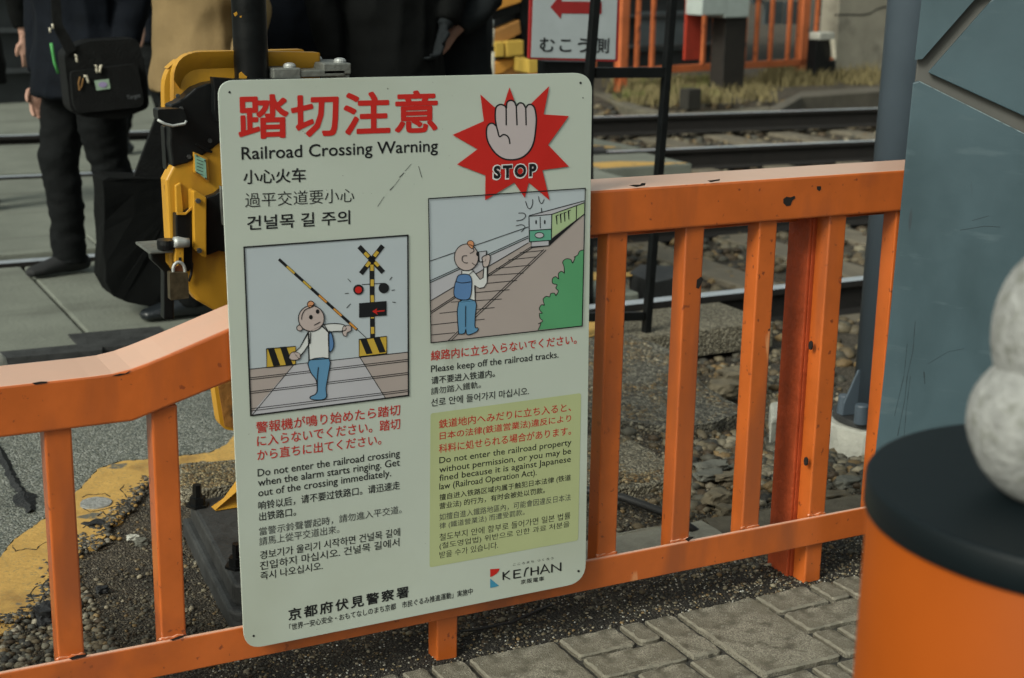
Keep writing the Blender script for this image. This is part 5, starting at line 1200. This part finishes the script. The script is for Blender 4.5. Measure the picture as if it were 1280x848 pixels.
tag(obj('green_weeds', bm, mat('green_weed', (.12, .135, .035), .9, var=.3, scale=5)), 'low green weeds between the dry ones below the far railing', 'weeds', kind='stuff')

# stack of striped barrier boards beyond the crossing
YB = 6.9
rk = thing('barrier_rack', 'stack of yellow and brown barrier boards beside the arrow sign', 'barrier rack', tuple(at(630, 200, YB)))
OCH = mat('ochre_board', (.55, .25, .04), .6, var=.15, scale=4); BRW = mat('brown_board', (.30, .14, .035), .6, var=.2, scale=4); YLB = mat('yellow_block', (.52, .34, .06), .55, var=.12, scale=5)
for nm, pxs, y0, dep, m in (('board', [(606, -10), (655, -22), (652, 3), (612, 16)], 0, .1, OCH), ('board', [(617, 40), (650, 25), (652, 42), (634, 51), (618, 54)], .02, .1, BRW), ('board', [(598, 20), (650, 5), (650, 16), (600, 30)], .04, .08, BLACKP),
                            ('block', [(619, 53), (630.5, 52), (630.5, 71.5), (619.5, 72)], -.04, .2, YLB), ('block', [(632.5, 52), (655, 50.5), (655, 69), (633.5, 71.5)], -.04, .2, YLB), ('block', [(646, 71.5), (656.5, 70.5), (657, 88), (647, 89)], -.03, .2, YLB),
                            ('board', [(614, 95), (618, 78), (648, 73), (646, 80), (628, 92)], .02, .1, OCH), ('board', [(625, 100), (632, 86), (658, 78), (662, 100)], .03, .1, BRW), ('frame_post', [(650, -40), (661, -40), (659, 130), (652, 130)], .06, .1, BLACKP), ('backboard', [(600, -40), (660, -40), (660, 150), (600, 150)], .18, .05, BARN)):
    bm = B(); plate(bm, pxs, YB+y0, YB+y0+dep); obj(nm, bm, m, rk, bevel=.008)
bm = B(); plate(bm, [(660.5, 74), (684, 77), (684, 88), (668, 92), (661, 92)], YB-.5, YB-.3)
o = obj('crate', bm, YLB, bevel=.01); tag(o, 'pale yellow crate below the arrow sign', 'crate')
tube = thing('marker_post', 'pale marker post with a black band left of the barrier boards', 'post', tuple(at(612, 150, YB-.5)))
for nm, ya, yb, m in (('tube', 36, 57, CREAM), ('band', 57.2, 64.5, BLACKP), ('tube', 64.7, 170, CREAM), ('cap', 25, 35.8, PALEZ)):
    bm = B(); loft(bm, [at(612, yb, YB-.5), at(613, ya, YB-.5)], .029 if nm != 'cap' else .024, 18); obj(nm, bm, m, tube, smooth=True)
# pale rounded bollard, far left, just behind the low rail
bc = gp(-12, 528); bt = at(-12, 440, bc.y)
bm = B(); lathe(bm, (bc.x, bc.y), [(.060, -.02), (.060, bt.z-.045), (.056, bt.z-.022), (.042, bt.z-.006), (.015, bt.z)], 28)
o = obj('bollard', bm, PALEC, smooth=True); tag(o, 'pale rounded bollard top just behind the low left rail', 'bollard')

# ------------------------------------------------------------------ people
def hand_bm(bm, wrist, d, side, curl=0.5, s=1.0):
    """palm and five fingers; d = direction of the hand, side = +-1 (thumb side along x)"""
    d = Vector(d).normalized(); a = Vector((0, 1, 0)); t = (a-d*a.dot(d)).normalized(); nrm = d.cross(t)*side     # t: across the palm
    w = Vector(wrist); loft(bm, [w-d*.03, w, w+d*.05*s, w+d*.09*s], [(.024, .020), (.026, .018), (.040, .015), (.040, .013)], 12, up=t)
    for k, L in enumerate((.072, .080, .074, .058)):
        r = w+d*.085*s+t*(.030-.020*k)*s; p1 = r+d*L*.42*s-nrm*.006; p2 = p1+(d*(1-curl)-nrm*curl).normalized()*L*.32*s; p3 = p2+(d*(1-curl*1.6)-nrm*curl*1.6).normalized()*L*.26*s
        loft(bm, [r-d*.01, r, p1, p2, p3], [.0095, .0095, .009, .0082, .006], 8)
    r = w+d*.03*s+t*.030*s; loft(bm, [r-t*.01, r+t*.012+d*.012, r+t*.022+d*.040-nrm*.01, r+t*.022+d*.062-nrm*.016], [.013, .0125, .010, .007], 8)
def person(label, pos, face, top, bottom, coat_z, h=1.7, leg_k=1.0, legs=None, arms=None, width=1.0, glove=None, shoe_m=LEATH, hair=HAIR, collar=True, flare=1.12, group=None):
    k = h/1.7; root = thing('person', label, 'person', (0, 0, 0), group)
    root.location = pos; root.rotation_euler = (0, 0, face); loc = []
    def add(name, bm, m, vox, it=5, parent=root):
        for v in bm.verts: v.co *= k
        me = bpy.data.meshes.new(name); bmesh.ops.recalc_face_normals(bm, faces=bm.faces); bm.to_mesh(me); bm.free(); me.materials.append(m)
        o = bpy.data.objects.new(name, me); COL.objects.link(o); smooth_remesh(o, vox, it)
        if name in ('coat', 'trousers'):
            amp = .016 if name == 'coat' else .012; sd2 = len(bpy.data.objects)*.37
            nr_ = [v.normal.copy() for v in o.data.vertices]
            for v, vn in zip(o.data.vertices, nr_):
                c_ = v.co; f_ = (1-abs(noise.noise(Vector((c_.x*9, c_.y*9, c_.z*3.2+sd2))))*2.4)*.6 + .5*noise.noise(Vector((c_.x*5+sd2, c_.y*5, c_.z*14)))
                if name == 'trousers': f_ = .7*noise.noise(Vector((c_.x*6+sd2, c_.y*6, c_.z*13)))+.5*(1-abs(noise.noise(Vector((c_.x*10, c_.y*10+sd2, c_.z*20))))*2.5)
                v.co = c_ + vn*amp*(f_-.25)
        if not o.data.materials: o.data.materials.append(m)
        o.parent = root; return o
    W = width; legs = legs or [((-.10, 0), (-.10, .02)), ((.10, 0), (.10, .02))]; arms = arms or [(-1, (-.30, .02, 1.12), (-.30, .08, .86)), (1, (.30, .02, 1.12), (.30, .08, .86))]
    # body: head, neck, trunk, hands in one skin
    bm = B()
    loft(bm, [(0, -.01, 1.36), (0, 0, 1.44), (0, .01, 1.50), (0, .015, 1.55)], [.09, .058, .055, .06], 16, up=(1, 0, 0))
    loft(bm, [(0, .02, 1.475), (0, .025, 1.50), (0, .015, 1.55), (0, .01, 1.60), (0, .0, 1.65), (0, -.005, 1.69), (0, -.005, 1.705)], [(.035, .045), (.055, .075), (.070, .092), (.076, .098), (.073, .094), (.045, .06), (.01, .02)], 20, up=(1, 0, 0))
    loft(bm, [(0, .10, 1.60), (0, .118, 1.57), (0, .12, 1.555), (0, .10, 1.548)], [.010, .013, .016, .012], 10)
    for s in (-1, 1): loft(bm, [(s*.073, -.005, 1.60), (s*.088, -.012, 1.575), (s*.076, -.005, 1.55)], [(.006, .014), (.007, .02), (.005, .010)], 8)
    loft(bm, [(0, 0, .95), (0, 0, 1.1), (0, 0, 1.36)], [(.13, .09), (.12, .085), (.15, .09)], 16, up=(1, 0, 0))
    for s, el, wr in arms:
        el = Vector(el); wr = Vector(wr); wq = wr if not glove else el.lerp(wr, .3); loft(bm, [(s*.16, 0, 1.36), el, wq, wq+(wr-el).normalized()*.02], [.045, .035, .025, .024], 10)
        if not glove: hand_bm(bm, wr+(wr-el).normalized()*.02, (wr-el), s, .35)
    add('body', bm, SKIN, .0055, 3)
    if glove:
        for s, el, wr in arms:
            bm = B(); loft(bm, [Vector(wr)+(Vector(el)-Vector(wr)).normalized()*.07, wr], [.034, .032], 12), hand_bm(bm, Vector(wr)+(Vector(wr)-Vector(el)).normalized()*.0, Vector(wr)-Vector(el), s, .55, 1.1)
            add('glove', bm, glove, .007, 3)
    bm = B(); loft(bm, [(0, -.01, 1.53), (0, -.015, 1.60), (0, -.012, 1.66), (0, -.01, 1.71), (0, -.01, 1.722)], [(.082, .088), (.088, .102), (.086, .104), (.06, .075), (.02, .03)], 20, up=(1, 0, 0))
    for v in bm.verts:
        if v.co.y > .06 and v.co.z < 1.66: v.co.y = .045
    add('hair', bm, hair, .009, 2)
    bm = B()
    for s in (-1, 1):
        for dx, mm in ((0, 0),): loft(bm, [(s*.028, .098, 1.603), (s*.028, .108, 1.603)], [.010, .006], 8)
    add('eyes', bm, mat('eye', (.02, .015, .012), .3), .003, 1)
    # trousers
    bm = B(); loft(bm, [(0, 0, .80), (0, 0, .90), (0, 0, 1.0)], [(.165*W, .115), (.17*W, .12), (.15*W, .11)], 18, up=(1, 0, 0))
    for (fx, fy), (kx, ky) in legs:
        s = -1 if fx < 0 or kx < 0 else 1
        loft(bm, [(s*.085*W, 0, .90), (s*.09*W, 0, .80), ((kx+s*.09*W)/2, ky/2+.005, .64), (kx, ky+.01, .48), ((kx+fx)/2, (ky+fy)/2-.005, .28), (fx, fy, .10), (fx, fy, .045)], [r_*leg_k for r_ in (.085, .088, .080, .066, .060, .058, .062)], 16)
    add('trousers', bm, bottom, .012, 4)
    # shoes
    bm = B()
    for (fx, fy), _ in legs:
        loft(bm, [(fx, fy-.085, .030), (fx, fy-.06, .042), (fx, fy, .052), (fx, fy+.06, .042), (fx, fy+.13, .030), (fx, fy+.175, .024), (fx, fy+.19, .020)], [(.025, .022), (.038, .038), (.040, .048), (.043, .036), (.044, .026), (.034, .020), (.012, .012)], 16, up=(1, 0, 0))
        loft(bm, [(fx, fy-.02, .04), (fx, fy-.02, .11)], [.045, .048], 14)
    add('shoes', bm, shoe_m, .006, 3)
    # coat with sleeves
    bm = B(); zs = [coat_z, coat_z+.03, (coat_z+1.0)/2 if coat_z < .9 else .98, 1.05, 1.20, 1.33, 1.40, 1.44]
    zs = sorted(zs)
    def rr(z):
        t = max(0, (1.05-z)/.6); bx_ = .175+.0*t if z < 1.1 else .19; return (bx_*W*(1+(flare-1)*t*2), (.135+.02*t)*W*(1+(flare-1)*t))
    rad = [rr(z) for z in zs]; rad[-1] = (.075, .075); rad[-2] = (.155*W, .105)
    loft(bm, [(0, 0, z) for z in zs], rad, 22, up=(1, 0, 0))
    for s, el, wr in arms:
        el = Vector(el); wr = Vector(wr); sh = Vector((s*.165*W, 0, 1.37))
        loft(bm, [sh-Vector((s*.05, 0, 0)), sh, sh.lerp(el, .5), el, el.lerp(wr, .5), wr+(el-wr).normalized()*.02], [.06, .078, .070, .064, .056, .048], 14)
    if collar: loft(bm, [(0, -.005, 1.41), (0, 0, 1.47)], [(.095, .09), (.085, .085)], 16, up=(1, 0, 0))
    c = add('coat', bm, top, .011, 5)
    return root
def gfoot(x, y): g_ = gp(x, y); return (g_.x, g_.y, 0)
rl = math.radians
# person with the shoulder bag: faces left
g1 = gfoot(118, 352)
P2 = person('person in a dark padded jacket with a black shoulder bag, feet on the crossing', (g1[0]+.02, g1[1]+.12, 0), rl(105), NAVY, TROUS, .74, 1.72,
            legs=[((-.12, -.16), (-.11, -.05)), ((.10, .05), (.10, .06))], arms=[(-1, (-.27, -.10, 1.12), (-.24, -.06, .90)), (1, (.27, .03, 1.10), (.20, .09, .80))], width=1.25, leg_k=1.22, shoe_m=mat('black_suede', (.010, .011, .012), .8, var=.3))
def place(px_, py_, Y): return at(px_, py_, Y)
# the bag itself
YBG = g1[1]-.30
bag = thing('shoulder_bag', 'black shoulder bag with cream zip pulls and a small green patch', 'bag', tuple(at(135, 150, YBG)))
bm = B(); plate(bm, rounded([(80, 66), (108, 52), (172, 48), (182, 84), (187, 135), (150, 150), (100, 146), (88, 138)], 8, 4), YBG, YBG+.13); obj('bag_body', bm, BAGM, bag, bevel=.02, seg=4)
bm = B(); plate(bm, rounded([(88, 90), (172, 80), (180, 126), (178, 134), (98, 142), (92, 132)], 6, 4), YBG-.03, YBG-.001); obj('pocket', bm, BAGM, bag, bevel=.012, seg=3)
bm = B(); prism(bm, [at(x, y, YBG-.01) for x, y in ((52, -160), (64, -160), (78, 30), (96, 62), (84, 70), (66, 34))], (0, .006, 0)); obj('strap', bm, BAGM, bag)
for x, y, dx in ((95, 73, 1), (120, 86, 1), (126, 86, -1), (108, 99, 2)):
    bm = B(); loft(bm, [at(x-dx*1.5, y-3.5, YBG-.038), at(x, y-3.5, YBG-.038), at(x+dx*.8, y+1, YBG-.038), at(x+dx*1.5, y+5, YBG-.038)], .0048, 8); obj('zip_pull', bm, CREAM, bag, smooth=True)
for x, y in ((62, 38), (65.5, 33)):
    bm = B(); loft(bm, [at(x, y-3, YBG-.02), at(x+1, y+3, YBG-.02)], .0038, 8); obj('zip_pull', bm, CREAM, bag, smooth=True)
bm = B(); loft(bm, [at(x, y, YBG-.022) for x, y in ((64, 54), (66, 66), (68, 78), (73, 92))], [(.003, .006)]*4, 8); obj('green_tab', bm, LIME, bag, smooth=True)
bm = B(); plate(bm, [(118, 101), (136, 99), (138, 111), (121, 113.5)], YBG-.034, YBG-.0305); pt = obj('patch', bm, mat('pale_green_patch', (.30, .42, .32), .6), bag)
bm = B(); plate(bm, circ(128.5, 106, 5.5, 3.6, 14), YBG-.036, YBG-.0345); obj('patch_mark', bm, mat('lilac', (.33, .27, .48), .6), pt)
acc = A_(); bm = B(); loft(bm, [at(x, y, YBG-.036) for x, y in ((100, 96), (98, 104), (99, 113), (102, 108), (104, 98))], .0022, 6); obj('cord', bm, mat('ochre_cord', (.30, .15, .04), .7), bag)
acc = A_(); put_text(acc, 'Target', (159, 124.5), (176, 121.5), 5, proj=Pj(YBG-.0306), kind='latin', weight=.01); q = emit('lettering', acc, mat('grey_print', (.11, .12, .13), .5), None, bag); q.matrix_parent_inverse = Matrix.Translation(-Vector(bag.location))
# far left person, cut by the frame
g = gfoot(-34, 262); person('person in dark clothes at the far left edge, mostly out of view', (g[0]+.02, g[1]+.05, 0), rl(100), BLACKC, BLACKC, .62, 1.75, arms=[(-1, (-.28, -.16, 1.12), (-.28, -.20, .88)), (1, (.24, -.16, 1.12), (.20, -.18, .86))], width=1.15)
# walker behind the bag person
g = gfoot(176, 196); person('person in navy walking on the far crossing behind the bag carrier', (g[0]+.10, g[1], 0), rl(80), NAVY, TROUS, .72, 1.72, legs=[((-.09, -.12), (-.09, -.02)), ((.09, .22), (.09, .14))])
# camel coat
g = gfoot(235, 403); P3 = person('person in a long camel wool coat and polished black shoes behind the gate machine', (g[0]+.09, g[1]+.02, 0), rl(92), TAN, BLACKC, .82, 1.74, legs=[((-.06, -.22), (-.08, -.10)), ((.06, .05), (.08, .03))],
                                 arms=[(-1, (-.27, -.10, 1.12), (-.29, -.04, .90)), (1, (.25, .0, 1.12), (.22, -.02, .88))], width=1.15, flare=1.2)
# black tote by their side
YT = 3.02
tb = thing('tote_bag', 'large limp black bag standing between the dark legs and the gate machine', 'bag', tuple(gp(175, 382)))
outT = [(127, 226), (134, 222), (205, 224), (240, 228), (262, 370), (258, 400), (215, 388), (160, 378), (141, 371), (131, 352), (131, 290), (129, 250)]
bm = B(); plate(bm, outT, YT, YT+.16)
bmesh.ops.subdivide_edges(bm, edges=bm.edges, cuts=2)
for v in bm.verts: v.co.y += .02*noise.noise(v.co*7); v.co.x += .008*noise.noise(v.co*9)
obj('bag_body', bm, BLACKC, tb, bevel=.015, seg=3, smooth=False)
bm = B(); prism(bm, [at(x, y, YT+.05) for x, y in ((166, 226), (198, 140), (204, 120), (216, 120), (216, 226))], (0, .02, 0)); obj('strap', bm, BAGM, tb)
# waiting people above the warning sign
def wait(px_, Y, label, face, top, bottom, cz, h=1.7, **kw):
    kw['group'] = 'people waiting together behind the warning sign'
    p = at(px_, 60, Y); return person(label, (p.x, p.y, 0), rl(face), top, bottom, cz, h, **kw)
wait(372, 3.35, 'person in navy jacket standing behind the raised barrier arm', 160, NAVY, NAVY, .70, 1.72, arms=[(-1, (-.27, .10, 1.10), (-.20, .14, .90)), (1, (.27, .05, 1.12), (.20, .18, .93))], width=1.0, glove=CHARC)
wait(488, 2.95, 'broad person in long black coat directly behind the warning sign', 178, BLACKC, BLACKC, .45, 1.75, width=1.10, glove=CHARC, arms=[(-1, (-.25, .04, 1.22), (-.17, .11, 1.04)), (1, (.27, .02, 1.15), (.24, .05, .90))])
wait(573, 3.15, 'person in charcoal coat with one bare hand showing, rightmost in the waiting group', 80, CHARC, CHARC, .62, 1.70, arms=[(-1, (-.26, -.04, 1.16), (-.25, .08, 1.05)), (1, (.25, .08, 1.10), (.22, .10, .88))], width=.95)
yb = at(430, 5, 3.3); bm = B(); prism(bm, [at(x, y, 3.25) for x, y in ((426, -30), (433, -30), (432, 10), (427, 24), (424, 20))], (0, .03, 0))
tag(obj('strap_end', bm, mat('hi_vis', (.45, .50, .16), .6), bevel=.004), 'yellow green strip hanging between two dark coats', 'strap')
